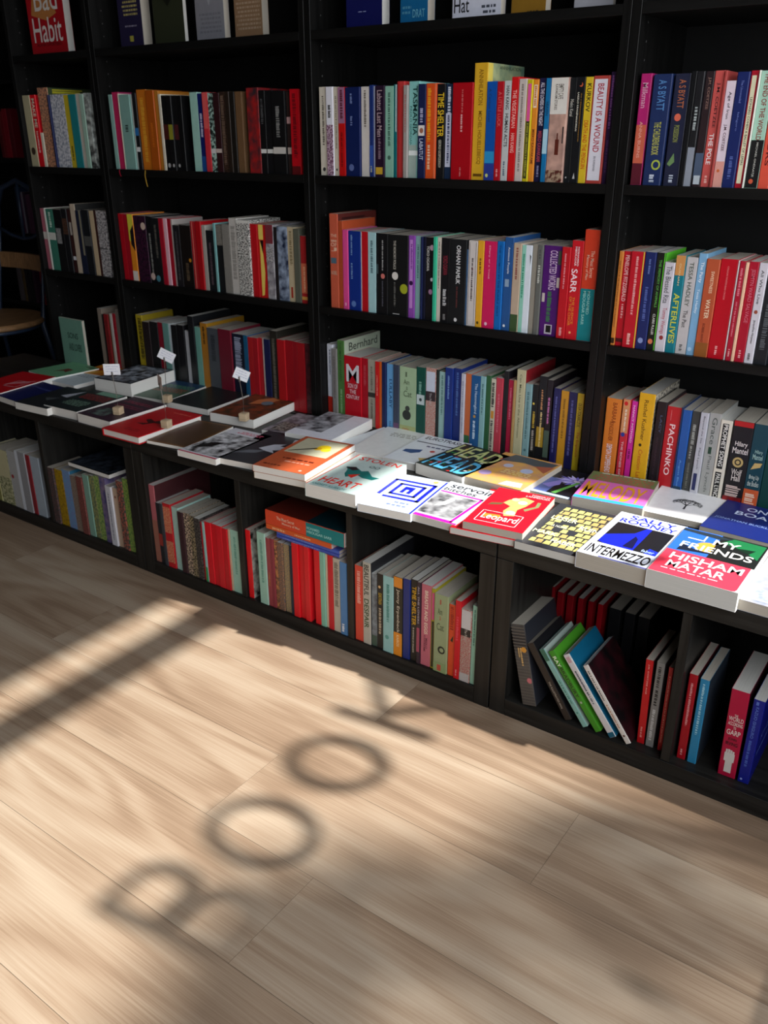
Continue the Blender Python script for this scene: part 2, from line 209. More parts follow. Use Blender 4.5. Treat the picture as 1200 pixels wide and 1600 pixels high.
(21,2,-0.7908,-0.4363,0.3935,0.0762,0.022,0.1888,0.14,'22262a','dark with pale statue book lying on the table',{'a': [('P',[(0.45,0.6),(0.7,0.95),(0.95,0.95),(0.9,0.7),(0.75,0.55)],'b8bcc8'),('P',[(0.3,0.4),(0.6,0.5),(0.5,0.3)],'4a5054')]}),
(23,4,0.5058,0.04,1.3463,0.0,0.024,0.2,0.0782,'84601c','gold face out book on the top shelf',{'a': [('M2',0.0,0.06,0.4,0.8,'3c2c10')]}),
(21,2,-0.9558,-0.4151,0.3935,-0.0667,0.0175,0.17,0.15,'131c54','navy plain book lying on the table',{'a': [('M2',0.7,0.8,0.1,0.9,'3c4888')]}),
(23,4,-0.5969,0.05,1.3463,0.0,0.012,0.2,0.1196,'2c3020','olive green face out book with dark diamond',{'a': [('P',[(0.1,0.7),(0.5,0.45),(0.9,0.7),(0.5,0.95)],'14160e'),('M2',0.68,0.76,0.3,0.7,'80846c')]}),
(23,4,0.228,0.04,1.3463,0.0,0.03,0.2,0.0733,'0f5c8c','sea blue face out book with pale lettering',{'a': [('T','DRAT',0.45,0.06,0.9,0.14,'60a0b8'),('M2',0.1,0.2,0.05,0.4,'4888a8')]}),
(23,4,-0.4329,0.05,1.3463,0.0,0.02,0.2,0.1043,'84848c','pale grey face out book with drawn border',{'a': [('P',[(0.2,0.8),(0.5,0.4),(0.8,0.8),(0.5,0.95)],'9c9ca4'),('M2',0.7,0.8,0.3,0.7,'50505a'),('M2',0.1,0.35,0.1,0.9,'74747c')]}),
(23,4,-0.2917,0.05,1.3463,0.0,0.024,0.2,0.0955,'8a6c50','tan brown face out book with diagonal ornament',{'a': [('P',[(0.3,0.5),(0.7,0.5),(0.6,0.9),(0.4,0.9)],'6a4c34'),('M2',0.1,0.8,0.05,0.95,'a89078')]}),
(21,2,-1.0933,-0.1895,0.394,-0.1075,0.017,0.17,0.15,'6fa880','pale green folkloric book lying on the table',{'a': [('P',[(0.45,0.3),(0.6,0.45),(0.75,0.4),(0.7,0.6),(0.5,0.6)],'702c24'),('P',[(0.6,0.9),(0.9,0.85),(0.95,0.98)],'2a5a3c')]}),
(21,2,-0.9592,-0.0976,0.394,0.1396,0.013,0.17,0.14,'~c8641c,d8a020,5','orange and yellow book lying on the table',{'a': [('P',[(0.3,0.2),(0.6,0.5),(0.5,0.7),(0.2,0.4)],'a03010')]}),
(21,2,-0.9563,-0.2115,0.394,0.0129,0.012,0.17,0.13,'d0dce4','pale blue grey book lying on the table',{'a': [('M2',0.5,0.7,0.2,0.7,'8090a0')]}),
(6,0,0.2467,0.01,0.706,0.0,0.0592,0.1941,0.1242,'121314','wide black with a white moon book on the middle shelf,middle bay',{'s': [('V','THE MEMORY POLICE',0.93,0.58,0.27,0.4,'b8b4a8'),('D',0.36,0.5,0.16,'d8d4cc'),('D',0.82,0.35,0.2,'a0a828'),('M',0.42,0.12,0.3,0.4,'60605c'),('R',0.25,0.02,0.6,0.03,'b0b0b0')]}),
(2,0,0.4142,0.011,1.029,0.0,0.0511,0.1949,0.1248,'a60414','extra wide red book on the upper shelf,middle bay',{'s': [('M',0.93,0.7,0.46,0.54,'c86868'),('M',0.68,0.5,0.44,0.54,'e0a8a8'),('M',0.13,0.03,0.45,0.52,'c87878')]}),
(23,4,-0.7427,0.05,1.3463,0.0,0.032,0.2,0.0983,'221c3c','dark purple face out book with gold text',{'a': [('M2',0.4,0.8,0.15,0.85,'a89c60'),('M2',0.26,0.3,0.2,0.8,'8a8498'),('R',0.42,0.08,0.58,0.15,'a8a040')]}),
(6,0,0.6535,0.0144,0.706,0.0,0.0445,0.1949,0.1247,'4a1468','wide purple green lettered book on the middle shelf,middle bay',{'s': [('V','COLLECTED WORKS',0.95,0.52,0.35,0.75,'c8b0cc'),('M',0.5,0.16,0.35,0.6,'3a7048'),('R',0.3,0.02,0.72,0.13,'c0b8c4'),('R',0.38,0.04,0.66,0.12,'141414'),('R',0.8,0.8,0.97,0.95,'404a3c'),('R',0.8,0.55,0.95,0.66,'c0b8b0'),('R',0.05,0.38,0.2,0.48,'c0b8b0')]}),
(6,0,0.7415,0.0107,0.706,0.0,0.0341,0.233,0.1491,'c83a20','orange and teal book on the middle shelf,middle bay',{'s': [('R',0,0,1,0.48,'0a7a80'),('V','The Most Secret',0.82,0.58,0.5,0.75,'e8b8a0'),('V','Memory of Men',0.78,0.56,0.18,0.42,'e8b8a0'),('V','MOHAMED',0.46,0.25,0.5,0.7,'90c8c0'),('V','MBOUGAR SARR',0.46,0.15,0.2,0.4,'90c8c0')]}),
(11,0,1.099,0.0296,0.3935,0.0,0.0398,0.1886,0.1207,'161214','wide black and red with a rose book on the row behind the table,right bay',{'s': [('R',0,0.94,1,1,'b01818'),('T','Hilary',0.2,0.7,0.85,0.77,'e8dcd8'),('T','Mantel',0.12,0.63,0.92,0.7,'e8dcd8'),('D',0.5,0.53,0.28,'c0a468'),('D',0.5,0.53,0.17,'2a2018'),('D',0.5,0.53,0.1,'c0a468'),('T','Wolf',0.25,0.38,0.8,0.45,'e0d4cc'),('T','Hall',0.3,0.31,0.75,0.38,'e0d4cc'),('R',0,0,1,0.12,'~a81414,161214,10'),('M',0.25,0.12,0.1,0.9,'d0b8b0')]}),
(3,0,0.8519,0.0115,1.029,0.0,0.0358,0.1963,0.1256,'1c2c58','navy blue lettered book on the upper shelf,right bay',{'s': [('V','A S BYATT',0.95,0.68,0.3,0.75,'5080b8'),('V','THE CHILDRENS BOOK',0.58,0.28,0.3,0.7,'b0b050'),('D',0.65,0.19,0.26,'a8b848'),('D',0.65,0.19,0.17,'1c2c58'),('M',0.1,0.03,0.35,0.65,'c0c8d8')]}),
(6,0,0.4171,0.0093,0.706,0.0,0.0448,0.1942,0.1243,'17191b','wide black white lettered book on the middle shelf,middle bay',{'s': [('V','ORHAN PAMUK',0.93,0.48,0.4,0.66,'dcdcdc'),('M',0.45,0.2,0.45,0.55,'5a3030'),('D',0.45,0.05,0.1,'d0d0d0')]}),
(2,0,0.6425,0.0093,1.029,0.0,0.0382,0.1972,0.1262,'~c8a090,9a7a70,8','wide white and pink pictorial book on the upper shelf,middle bay',{'s': [('R',0,0.66,1,1,'dcd8d0'),('V','EMPTY CAFE',0.94,0.8,0.45,0.75,'605850'),('V','KAWAKAMI STORIES',0.94,0.7,0.25,0.42,'605850'),('R',0.45,0.27,0.68,0.42,'5a2418'),('R',0.53,0.42,0.6,0.48,'5a2418'),('R',0.85,0.38,0.92,0.54,'202024'),('R',0,0,1,0.12,'~a89078,501c18,14')]}),
(24,4,-1.1212,-0.03,0.3935,0.0,0.01,0.165,0.125,'6f9a88','mint green face out book leaning at the left end',{'a': [('T','SONS',0.3,0.6,0.75,0.72,'28403a'),('T','AND LOVERS',0.3,0.35,0.85,0.5,'28403a')]}),
(11,0,0.8929,0.0293,0.3935,0.0,0.0351,0.2142,0.16,'dca81c','tall golden yellow book on the row behind the table,right bay',{'fc': '~c8c0b0,504c48,20','s': [('V','Rachel Kushner',0.93,0.5,0.35,0.62,'5a3c08'),('D',0.4,0.45,0.1,'302808'),('V','Creation Lake',0.4,0.04,0.35,0.62,'c05820')]}),
(16,0,0.654,-0.4105,0.0406,0.0,0.0341,0.1925,0.1232,'98a47c','wide pale green with a cat book on the right cube of the middle unit',{'s': [('T','I',0.4,0.88,0.5,0.94,'b05040'),('T','Am',0.25,0.75,0.6,0.83,'505c40'),('T','a',0.4,0.68,0.5,0.73,'b05040'),('T','Cat',0.2,0.55,0.75,0.64,'505c40'),('D',0.6,0.3,0.28,'20241c'),('D',0.62,0.3,0.16,'98a47c'),('R',0,0,1,0.13,'8ca070'),('R',0.3,0.02,0.6,0.1,'c05040')]}),
(10,0,0.0913,0.0236,0.3935,0.0,0.0572,0.1861,0.1191,'bc0c20','wide red with a white M book on the row behind the table,middle bay',{'s': [('T','M',0.12,0.62,0.88,0.88,'e0dce0'),('T','SON OF',0.2,0.53,0.8,0.6,'e0c8cc'),('T','THE',0.3,0.45,0.7,0.51,'e0c8cc'),('T','CENTURY',0.1,0.37,0.9,0.43,'e0c8cc')]}),
(10,0,0.2693,0.0256,0.3935,0.0,0.0525,0.182,0.1165,'a8c09a','wide pale green with a cat book on the row behind the table,middle bay',{'s': [('T','I',0.35,0.86,0.45,0.93,'5a6a50'),('T','Am',0.25,0.75,0.6,0.82,'5a6a50'),('T','a',0.4,0.67,0.5,0.72,'5a6a50'),('T','Cat',0.25,0.57,0.75,0.66,'5a6a50'),('D',0.45,0.3,0.26,'2c302c'),('D',0.5,0.4,0.14,'3c403a'),('R',0,0,1,0.14,'a8b078'),('T','SOSEKI',0.2,0.03,0.6,0.1,'b05830')]}),
(7,0,1.0244,0.0139,0.706,0.0,0.0326,0.1941,0.1242,'b4001a','extra wide bright red book on the middle shelf,right bay',{'s': [('V','COLSON WHITEHEAD CROOK',0.93,0.6,0.42,0.52,'e08080'),('M',0.13,0.04,0.4,0.55,'e8a0a0')]}),
(2,0,0.7304,0.0104,1.029,0.0,0.034,0.1977,0.1265,'b04038','white with a red border book on the upper shelf,middle bay',{'s': [('R',0.08,0.03,0.9,0.97,'dcdae4'),('V','BEAUTY IS A WOUND',0.93,0.3,0.3,0.7,'a82838'),('V','EKA KURNIAWAN',0.26,0.12,0.4,0.55,'505060')]}),
(2,0,0.4564,0.0145,1.029,0.0,0.0326,0.2314,0.165,'d8a828','tall yellow book right of the extra wide red one,upper shelf,middle bay',{'fc': '~b8c090,6a8a78,6','a': [('R',0,0,0.12,1,'e8d060'),('T','ANNIHILATION',0.3,0.955,0.9,0.985,'3a4a30')],'s': [('V','ANNIHILATION',0.95,0.65,0.35,0.7,'8a6014'),('V','MICHEL HOUELLEBECQ',0.6,0.14,0.35,0.7,'8a6014'),('R',0.15,0.03,0.85,0.055,'6a4810')]}),
(3,0,0.889,0.0145,1.029,0.0,0.0299,0.196,0.1255,'20243c','navy orange lettered book on the upper shelf,right bay',{'s': [('V','A S BYATT',0.95,0.7,0.3,0.75,'a86040'),('D',0.45,0.62,0.22,'d86850'),('V','POSSESSION',0.55,0.4,0.3,0.65,'8a9048'),('P',[(0.1,0.2),(0.5,0.3),(0.6,0.22),(0.3,0.18)],'6a8a58'),('M',0.1,0.03,0.35,0.65,'c0c8d8')]}),
(2,0,0.1135,0.0093,1.029,0.0,0.0431,0.1945,0.1244,'0b1c50','wide navy book right of the red and mauve one,upper shelf,middle bay',{'s': [('M',0.93,0.82,0.35,0.5,'7080b0'),('M',0.68,0.58,0.35,0.5,'7080b0'),('D',0.4,0.1,0.18,'5a6aa0')]}),
(11,0,0.8194,0.0312,0.3935,0.0,0.0345,0.1904,0.1219,'d87c2c','wide orange book on the row behind the table,right bay',{'s': [('V','BARBARA',0.95,0.7,0.45,0.75,'8a3c10'),('V','KINGSOLVER',0.72,0.48,0.35,0.65,'8a3c10'),('V','DEMON COPPERHEAD',0.44,0.08,0.3,0.7,'e8d8e0')]}),
(12,0,-1.1074,-0.4055,0.0406,0.0,0.0925,0.1716,0.1099,'c8c090','cream book on the far left cube',{'s': []}),
(11,0,1.1351,0.0287,0.3935,0.0,0.0315,0.1887,0.1208,'0e3c48','teal and orange with a bird book on the row behind the table,right bay',{'s': [('R',0,0,1,0.25,'c8582c'),('T','Hilary',0.3,0.66,0.8,0.71,'a8c8c0'),('T','Mantel',0.2,0.6,0.85,0.66,'a8c8c0'),('P',[(0.2,0.48),(0.8,0.52),(0.9,0.57),(0.4,0.56)],'c8a868'),('T','Bring Up',0.2,0.36,0.85,0.42,'c8d0c8'),('T','the Bodies',0.15,0.29,0.9,0.35,'c8d0c8'),('M',0.2,0.05,0.15,0.85,'e8c0a8')]}),
(11,0,0.9539,0.0321,0.3935,0.0,0.0318,0.194,0.1241,'b81c24','wide red book right of the dark aubergine one,row behind the table,right bay',{'s': [('V','PACHINKO',0.8,0.2,0.3,0.7,'f0d4d4'),('R',0.3,0.84,0.32,0.96,'e09898')]}),
(7,0,0.8437,0.0092,0.706,0.0,0.0287,0.1964,0.1257,'b81224','wide red book right of the red white lettered one,middle shelf,right bay',{'s': [('M',0.95,0.35,0.4,0.6,'e09898'),('M',0.15,0.03,0.35,0.6,'e8b0a8'),('R',0.92,0,1,1,'c8c040')]}),
(6,0,0.5016,0.0102,0.706,0.0,0.0326,0.1951,0.1249,'cc1c58','hot pink book right of the golden yellow one,middle shelf,middle bay',{'s': [('V','Diary of a Void',0.95,0.58,0.35,0.5,'f0b0c8'),('D',0.35,0.05,0.12,'e8c0d0')]}),
(5,0,-0.2721,0.01,0.706,0.0,0.0476,0.2024,0.1295,'~d8d6d0,1c1c1c,28','white with black shapes book on the middle shelf,left wide bay',{'s': [('R',0,0.96,1,1,'d8d6d0')]}),
(6,0,0.7105,0.0114,0.706,0.0,0.0271,0.2093,0.134,'c41824','red big white lettered book on the middle shelf,middle bay',{'s': [('V','SARR',0.72,0.48,0.1,0.65,'f0dce0'),('V','MOHAMED',0.94,0.75,0.52,0.68,'f0dce0'),('V','MBOUGAR',0.94,0.75,0.3,0.46,'f0dce0'),('V','THE SILENCE',0.44,0.16,0.4,0.6,'e08830'),('V','OF THE CHOIR',0.44,0.14,0.12,0.34,'e08830'),('D',0.4,0.07,0.1,'e8a870')]}),
(16,0,0.6138,-0.4067,0.0406,0.0,0.0257,0.2026,0.1297,'c46878','wide rose pink book on the right cube of the middle unit',{'s': [('V','BREASTS AND EGGS',0.93,0.4,0.35,0.7,'f0e0c8'),('V','MIEKO',0.35,0.22,0.5,0.7,'702c40'),('V','KAWAKAMI',0.38,0.18,0.3,0.5,'702c40')]}),
(9,0,-0.3832,0.0186,0.3935,0.0,0.0525,0.202,0.1293,'6e1428','wine red book on the row behind the table,left wide bay',{'s': []}),
(16,0,0.5157,-0.4102,0.0406,0.0,0.028,0.1939,0.1241,'94c4c4','wide pale aqua book on the right cube of the middle unit',{'s': [('M',0.9,0.4,0.35,0.65,'4a8c84'),('D',0.4,0.2,0.2,'5a9c94')]}),
(7,0,0.9946,0.0115,0.706,0.0,0.0262,0.1921,0.123,'b05030','rust brown book right of the sky blue one,middle shelf,right bay',{'s': [('V','SWEETNESS',0.88,0.66,0.45,0.7,'e8c0a0'),('V','WATER',0.6,0.4,0.35,0.7,'e8d0b0'),('V','ROBBIE ARNOTT',0.35,0.12,0.35,0.55,'702818'),('R',0,0,1,0.15,'8a5020')]}),
(6,0,0.1112,0.0127,0.706,0.0,0.0385,0.1952,0.1249,'0c2c80','royal blue book right of the bright pink one,middle shelf,middle bay',{'s': [('M',0.95,0.7,0.2,0.35,'7090c0'),('M',0.6,0.4,0.2,0.35,'7090c0'),('D',0.4,0.08,0.2,'5878b8')]}),
(1,0,-0.121,0.0093,1.029,0.0,0.0436,0.1925,0.1232,'0d0d0f','wide black book right of the black with white label one,upper shelf,left wide bay',{'s': [('M',0.82,0.45,0.3,0.6,'80807e'),('R',0,0.25,1,0.33,'c8c4be')]}),
(7,0,1.1096,0.0147,0.706,0.0,0.0249,0.1932,0.1237,'181a20','black grey smoky book on the middle shelf,right bay',{'s': [('M',0.6,0.15,0.28,0.72,'505458')]}),
(12,0,-0.9715,-0.4077,0.0406,0.0,0.0701,0.1834,0.1174,'~ccc8a0,6a7048,14','cream with green foliage book on the far left cube',{'s': [('R',0,0.5,1,1,'ccc49c')]}),
(0,0,-1.0271,0.0147,1.029,0.0,0.0669,0.2063,0.132,'~d8d8de,8890a0,14','white and grey figured book on the upper shelf,narrow bay',{'s': []}),
(3,0,1.0398,0.015,1.029,0.0,0.0236,0.1955,0.1251,'a0c8b4','mint and black book on the upper shelf,right bay',{'s': [('R',0,0,1,0.42,'121214'),('V','THE END OF THE WORLD',0.98,0.42,0.3,0.7,'8a3830'),('V','MICHAEL ONDAATJE',0.4,0.1,0.4,0.6,'b8b8b0'),('D',0.45,0.06,0.18,'c8583c')]}),
(1,0,-0.2093,0.0109,1.029,0.0,0.0409,0.2021,0.1294,'~a01c1c,30242a,9','red and grey patterned thick book on the upper shelf,left wide bay',{'s': []}),
(9,0,-0.3322,0.0229,0.3935,0.0,0.0488,0.1942,0.1243,'12182c','navy white flecked book on the row behind the table,left wide bay',{'s': [('M',0.95,0.3,0.2,0.8,'a0a8c0')]}),
(16,0,0.5421,-0.4096,0.0406,0.0,0.0241,0.2002,0.1281,'26241c','black and orange white lettered book on the right cube of the middle unit',{'s': [('R',0,0,1,0.3,'e08c18'),('R',0,0.87,1,1,'e08c28'),('V','Jenny Erpenbeck',0.85,0.3,0.3,0.7,'d8d0c0'),('V','KAIROS',0.27,0.12,0.35,0.65,'f0d8a8')]}),
(16,0,0.7155,-0.4103,0.0406,0.0,0.025,0.1775,0.1136,'~a83c3c,b8b4a8,60','checkered with a white top book on the right cube of the middle unit',{'s': [('R',0.03,0.74,0.97,0.99,'ccc8c8'),('R',0,0.64,1,0.74,'2c2624'),('V','The Piano',0.74,0.58,0.4,0.65,'c0b8b0'),('R',0,0,1,0.12,'b8b4b4')]}),
(9,0,-0.434,0.0206,0.3935,0.0,0.0483,0.1994,0.1276,'4a4e54','wide slate grey book on the row behind the table,left wide bay',{'s': [('M',0.9,0.5,0.3,0.7,'30343a')]}),
(3,0,0.9992,0.0099,1.029,0.0,0.0219,0.1947,0.1246,'14225c','navy blue book right of the lilac white one,upper shelf,right bay',{'s': [('V','The Unconsoled',0.93,0.74,0.4,0.6,'6a78b8'),('V','Ishiguro',0.66,0.5,0.4,0.6,'6a78b8'),('M',0.28,0.08,0.35,0.65,'5060a0')]}),
(5,0,-0.7039,0.0131,0.706,0.0,0.0543,0.1934,0.1238,'~3c1430,140c18,14','dark purple floral book on the middle shelf,left wide bay',{'s': [('D',0.8,0.85,0.2,'d0b8a8')]}),
(11,0,1.1637,0.0317,0.3935,0.0,0.0249,0.1879,0.1202,'0c3c38','dark green book on the row behind the table,right bay',{'s': []}),
(22,3,0.1591,-0.412,0.2566,0.0,0.014,0.2,0.135,'d85c28','orange book in the lying stack under the orange teal one',{'s': [('M',0.9,0.7,0.28,0.72,'f0c090'),('M',0.55,0.3,0.35,0.65,'f0c090')]}),
(11,0,1.0397,0.032,0.3935,0.0,0.0243,0.1951,0.1248,'a0a09c','wide grey book right of the pale grey lettered one,row behind the table,right bay',{'s': [('V','Grace',0.95,0.65,0.3,0.75,'4c5450'),('R',0.3,0.54,0.6,0.62,'204030'),('V','Paul Lynch',0.52,0.1,0.35,0.7,'6c706c'),('D',0.4,0.03,0.15,'404040')]}),
(7,0,0.8698,0.0096,0.706,0.0,0.0226,0.1969,0.126,'18245c','navy book right of the wide red one,middle shelf,right bay',{'s': [('M',0.93,0.78,0.4,0.6,'6070a8'),('M',0.65,0.3,0.35,0.65,'5060a0'),('D',0.45,0.09,0.26,'8090c0')]}),
(7,0,0.9528,0.0147,0.706,0.0,0.0225,0.1924,0.1231,'bcb8b8','grey white lettered book on the middle shelf,right bay',{'s': [('V','TESSA HADLEY',0.95,0.5,0.3,0.7,'4a5448'),('V','The Past',0.46,0.28,0.3,0.7,'202020'),('M',0.1,0.03,0.35,0.65,'606060')]}),
(2,0,0.2854,0.0147,1.029,0.0,0.0279,0.2016,0.129,'86c4c0','turquoise lettered book right of the grey one,upper shelf,middle bay',{'s': [('V','TASMANIA',0.95,0.45,0.4,0.85,'10403c'),('V','PAOLO GIORDANO',0.75,0.3,0.1,0.3,'20605c'),('R',0,0,0.8,0.35,'a0b4ac'),('R',0,0.24,1,0.29,'e8f0ee'),('V','TASMANIA',0.95,0.45,0.4,0.85,'10403c')]}),
(6,0,0.5917,0.0127,0.706,0.0,0.0253,0.1924,0.1231,'d8e2ea','white and mint book on the middle shelf,middle bay',{'s': [('R',0,0,0.4,1,'8cc8b4'),('M',0.9,0.4,0.1,0.3,'2a8a6a'),('P',[(0.8,0.9),(0.95,0.88),(0.9,0.78)],'303840')]}),
(16,0,0.4561,-0.4095,0.0406,0.0,0.0216,0.2105,0.175,'b8b4a8','tall white black lettered book on the right cube of the middle unit',{'fc': '26262a','a': [('R',0.0,0.0,0.99,0.999,'26262a')],'s': [('V','BEAUTIFUL',0.97,0.6,0.15,0.8,'1c2018'),('V','DESPAIR',0.56,0.2,0.15,0.8,'24481c')]}),
(3,0,0.819,0.014,1.029,0.0,0.0215,0.1983,0.1269,'b0206a','magenta and orange book on the upper shelf,right bay',{'s': [('R',0,0,1,0.55,'c86048'),('R',0,0,1,0.2,'5a1828'),('V','Milkman',0.92,0.7,0.2,0.75,'d8a0b8'),('V','ANNA BURNS',0.58,0.25,0.3,0.6,'e0a090')]}),
(16,0,0.4331,-0.4077,0.0406,0.0,0.0237,0.1949,0.1248,'d84834','coral red book on the right cube of the middle unit',{'s': [('M',0.93,0.5,0.28,0.72,'f0a898')]}),
(20,0,0.961,-0.215,0.0406,0.0,0.0254,0.17,0.12,'141418','black wide recessed book behind the leaning books',{}),
(2,0,0.3337,0.011,1.029,0.0,0.0272,0.1961,0.1255,'d8501c','orange gold lettered book on the upper shelf,middle bay',{'s': [('M',0.95,0.4,0.15,0.5,'e8a020'),('M',0.36,0.1,0.2,0.5,'f0c8a0'),('R',0.86,0,1,1,'e87850')]}),
(3,0,1.062,0.0141,1.029,0.0,0.0199,0.1956,0.1252,'d8503c','orange red lettered book on the upper shelf,right bay',{'s': [('V','DOORS',0.6,0.2,0.3,0.7,'5a1410')]}),
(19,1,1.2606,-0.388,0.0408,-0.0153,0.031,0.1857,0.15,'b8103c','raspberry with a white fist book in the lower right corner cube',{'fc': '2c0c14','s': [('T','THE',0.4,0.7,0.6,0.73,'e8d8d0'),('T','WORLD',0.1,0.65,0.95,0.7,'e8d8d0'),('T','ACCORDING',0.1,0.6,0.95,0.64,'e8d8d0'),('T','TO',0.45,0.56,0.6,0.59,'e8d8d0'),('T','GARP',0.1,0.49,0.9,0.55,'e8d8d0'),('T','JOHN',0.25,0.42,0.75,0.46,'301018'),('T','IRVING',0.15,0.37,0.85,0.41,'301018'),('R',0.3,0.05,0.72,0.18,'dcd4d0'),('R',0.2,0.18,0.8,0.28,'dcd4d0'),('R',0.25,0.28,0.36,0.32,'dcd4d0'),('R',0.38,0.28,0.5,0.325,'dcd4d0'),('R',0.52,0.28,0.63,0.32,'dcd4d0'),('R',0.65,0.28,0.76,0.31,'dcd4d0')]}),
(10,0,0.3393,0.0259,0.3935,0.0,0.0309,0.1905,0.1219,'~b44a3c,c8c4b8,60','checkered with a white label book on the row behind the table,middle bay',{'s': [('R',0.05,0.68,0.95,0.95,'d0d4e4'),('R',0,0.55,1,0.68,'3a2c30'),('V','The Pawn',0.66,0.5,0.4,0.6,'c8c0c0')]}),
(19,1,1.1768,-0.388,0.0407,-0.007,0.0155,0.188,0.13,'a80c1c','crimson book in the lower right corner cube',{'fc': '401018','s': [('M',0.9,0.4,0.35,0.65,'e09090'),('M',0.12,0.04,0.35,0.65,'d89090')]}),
(5,0,-0.1318,0.0133,0.706,0.0,0.0366,0.1929,0.1235,'~121e3a,a0b0c8,9','navy with white swirls book on the middle shelf,left wide bay',{'s': []}),
(18,1,1.1159,-0.388,0.0406,-0.0023,0.0153,0.1899,0.13,'888684','grey black lettered book in the lower cube of leaning books',{'fc': '302c2c','s': [('M',0.95,0.7,0.28,0.72,'2c2c2c'),('M',0.68,0.5,0.28,0.72,'1c1c1c'),('M',0.45,0.08,0.3,0.7,'c8c8c8')]}),
(2,0,0.4856,0.0123,1.029,0.0,0.025,0.1953,0.125,'0a50a8','bright blue book right of the tall yellow one,upper shelf,middle bay',{'s': [('V','A Certain Lucas',0.93,0.6,0.2,0.45,'203a60'),('R',0,0.18,1,0.3,'2a90c8'),('R',0,0,1,0.17,'2a3a90'),('D',0.3,0.05,0.15,'c8d080')]}),
(10,0,0.5918,0.0235,0.3935,0.0,0.0229,0.2233,0.16,'bcb894','tall cream green book on the row behind the table,middle bay',{'fc': '8a1c24','s': [('V','Can Men Live in the Afternoon',0.95,0.25,0.35,0.6,'5a5c40')]}),
(6,0,0.0458,0.0125,0.706,0.0,0.0269,0.2331,0.165,'c45a40','tall terracotta book on the middle shelf,middle bay',{'fc': '5a2420','a': [('M',0.96,0.93,0.1,0.8,'301010')],'s': [('T','THE',0.12,0.76,0.88,0.79,'e0b8a0'),('M2',0.71,0.75,0.12,0.88,'e0b8a0'),('T','OF',0.12,0.66,0.88,0.7,'e0b8a0'),('T','J',0.12,0.61,0.88,0.65,'e0b8a0'),('R',0.1,0.48,0.8,0.54,'506878'),('T','NOBEL',0.12,0.36,0.88,0.4,'c8a890')]}),
(11,0,1.0642,0.0312,0.3935,0.0,0.024,0.1845,0.1181,'dcd4c4','cream with black panels book on the row behind the table,right bay',{'s': [('R',0.2,0.42,0.75,0.96,'161616'),('V','PROPHET SONG',0.95,0.45,0.3,0.68,'e8e4dc'),('R',0.2,0.02,0.75,0.38,'161616'),('V','PAUL LYNCH',0.36,0.04,0.3,0.68,'e8e4dc')]}),
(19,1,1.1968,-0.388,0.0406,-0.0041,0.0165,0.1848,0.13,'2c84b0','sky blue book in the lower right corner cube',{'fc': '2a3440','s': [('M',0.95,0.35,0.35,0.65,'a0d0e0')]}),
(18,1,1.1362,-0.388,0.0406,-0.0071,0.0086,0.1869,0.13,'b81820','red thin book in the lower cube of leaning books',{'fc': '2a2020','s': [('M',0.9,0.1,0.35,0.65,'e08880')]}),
(20,0,1.0229,-0.215,0.0406,0.0,0.0243,0.17,0.12,'101014','black rightmost recessed book behind the leaning books',{}),
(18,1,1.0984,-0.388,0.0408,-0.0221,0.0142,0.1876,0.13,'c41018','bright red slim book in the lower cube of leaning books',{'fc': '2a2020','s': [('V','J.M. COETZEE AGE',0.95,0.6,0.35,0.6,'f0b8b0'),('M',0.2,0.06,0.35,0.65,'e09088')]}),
(15,0,0.1358,-0.4102,0.0406,0.0,0.027,0.1978,0.1266,'a0ccbc','mint book right of the bright red one,lower cube with the lying stack',{'fc': 'b0c0b4','s': [('M',0.9,0.3,0.35,0.65,'6ca494')]}),
(0,0,-1.094,0.0145,1.029,0.0,0.0517,0.2265,0.16,'~d99a74,7a5a50,18','tall peach book right of the tiny white one,upper shelf,narrow bay',{'fc': '3d4a30','a': [('M',0.98,0.93,0.1,0.9,'c8c030')],'s': []}),
(17,1,1.0508,-0.408,0.045,-0.649,0.0146,0.185,0.13,'d4d2d4','white pale lettered book in the lower cube of leaning books',{'fc': '0c6488','a': [('T','BRADBURY',0.1,0.7,0.9,0.8,'40a0c0')],'s': [('R',0.2,0.9,0.8,0.97,'c8a0a8'),('M',0.8,0.4,0.35,0.65,'505060'),('R',0,0,1,0.06,'0c5c78')]}),
(19,1,1.2901,-0.388,0.0406,0.0022,0.0194,0.1796,0.14,'101c88','royal blue lettered book in the lower right corner cube',{'fc': '0c1480','a': [('T','KAZUO',0.2,0.45,0.9,0.52,'5068c0'),('M2',0.3,0.38,0.1,0.95,'5068c0')],'s': [('V','KAZUO ISHIGURO',0.92,0.55,0.3,0.6,'6078c8'),('M',0.52,0.2,0.3,0.6,'4a62b8'),('R',0.25,0.94,0.5,0.98,'6078c8'),('D',0.3,0.04,0.12,'90a0e0')]}),
(6,0,0.2022,0.0092,0.706,0.0,0.0289,0.1946,0.1245,'0f0f12','black with a rose spot book on the middle shelf,middle bay',{'s': [('M',0.92,0.55,0.4,0.55,'a0a0a0'),('D',0.5,0.48,0.22,'c87068'),('M',0.42,0.1,0.4,0.55,'50505a')]}),
(17,1,1.0208,-0.408,0.0448,-0.6691,0.0135,0.1834,0.13,'3c8c1c','green white lettered book in the lower cube of leaning books',{'fc': '4c9c28','s': [('V','RAY',0.93,0.8,0.2,0.8,'e8f0e0'),('V','BRADBURY',0.79,0.42,0.2,0.8,'16280c'),('D',0.5,0.36,0.2,'b0b8a8')]}),
(7,0,0.9311,0.0125,0.706,0.0,0.02,0.1948,0.1246,'0c7280','teal yellow lettered book on the middle shelf,right bay',{'s': [('R',0,0.8,1,1,'c88c50'),('V','AFTERLIVES',0.62,0.1,0.2,0.85,'c8c840'),('V','GURNAH',0.92,0.7,0.4,0.6,'d8c090')]}),
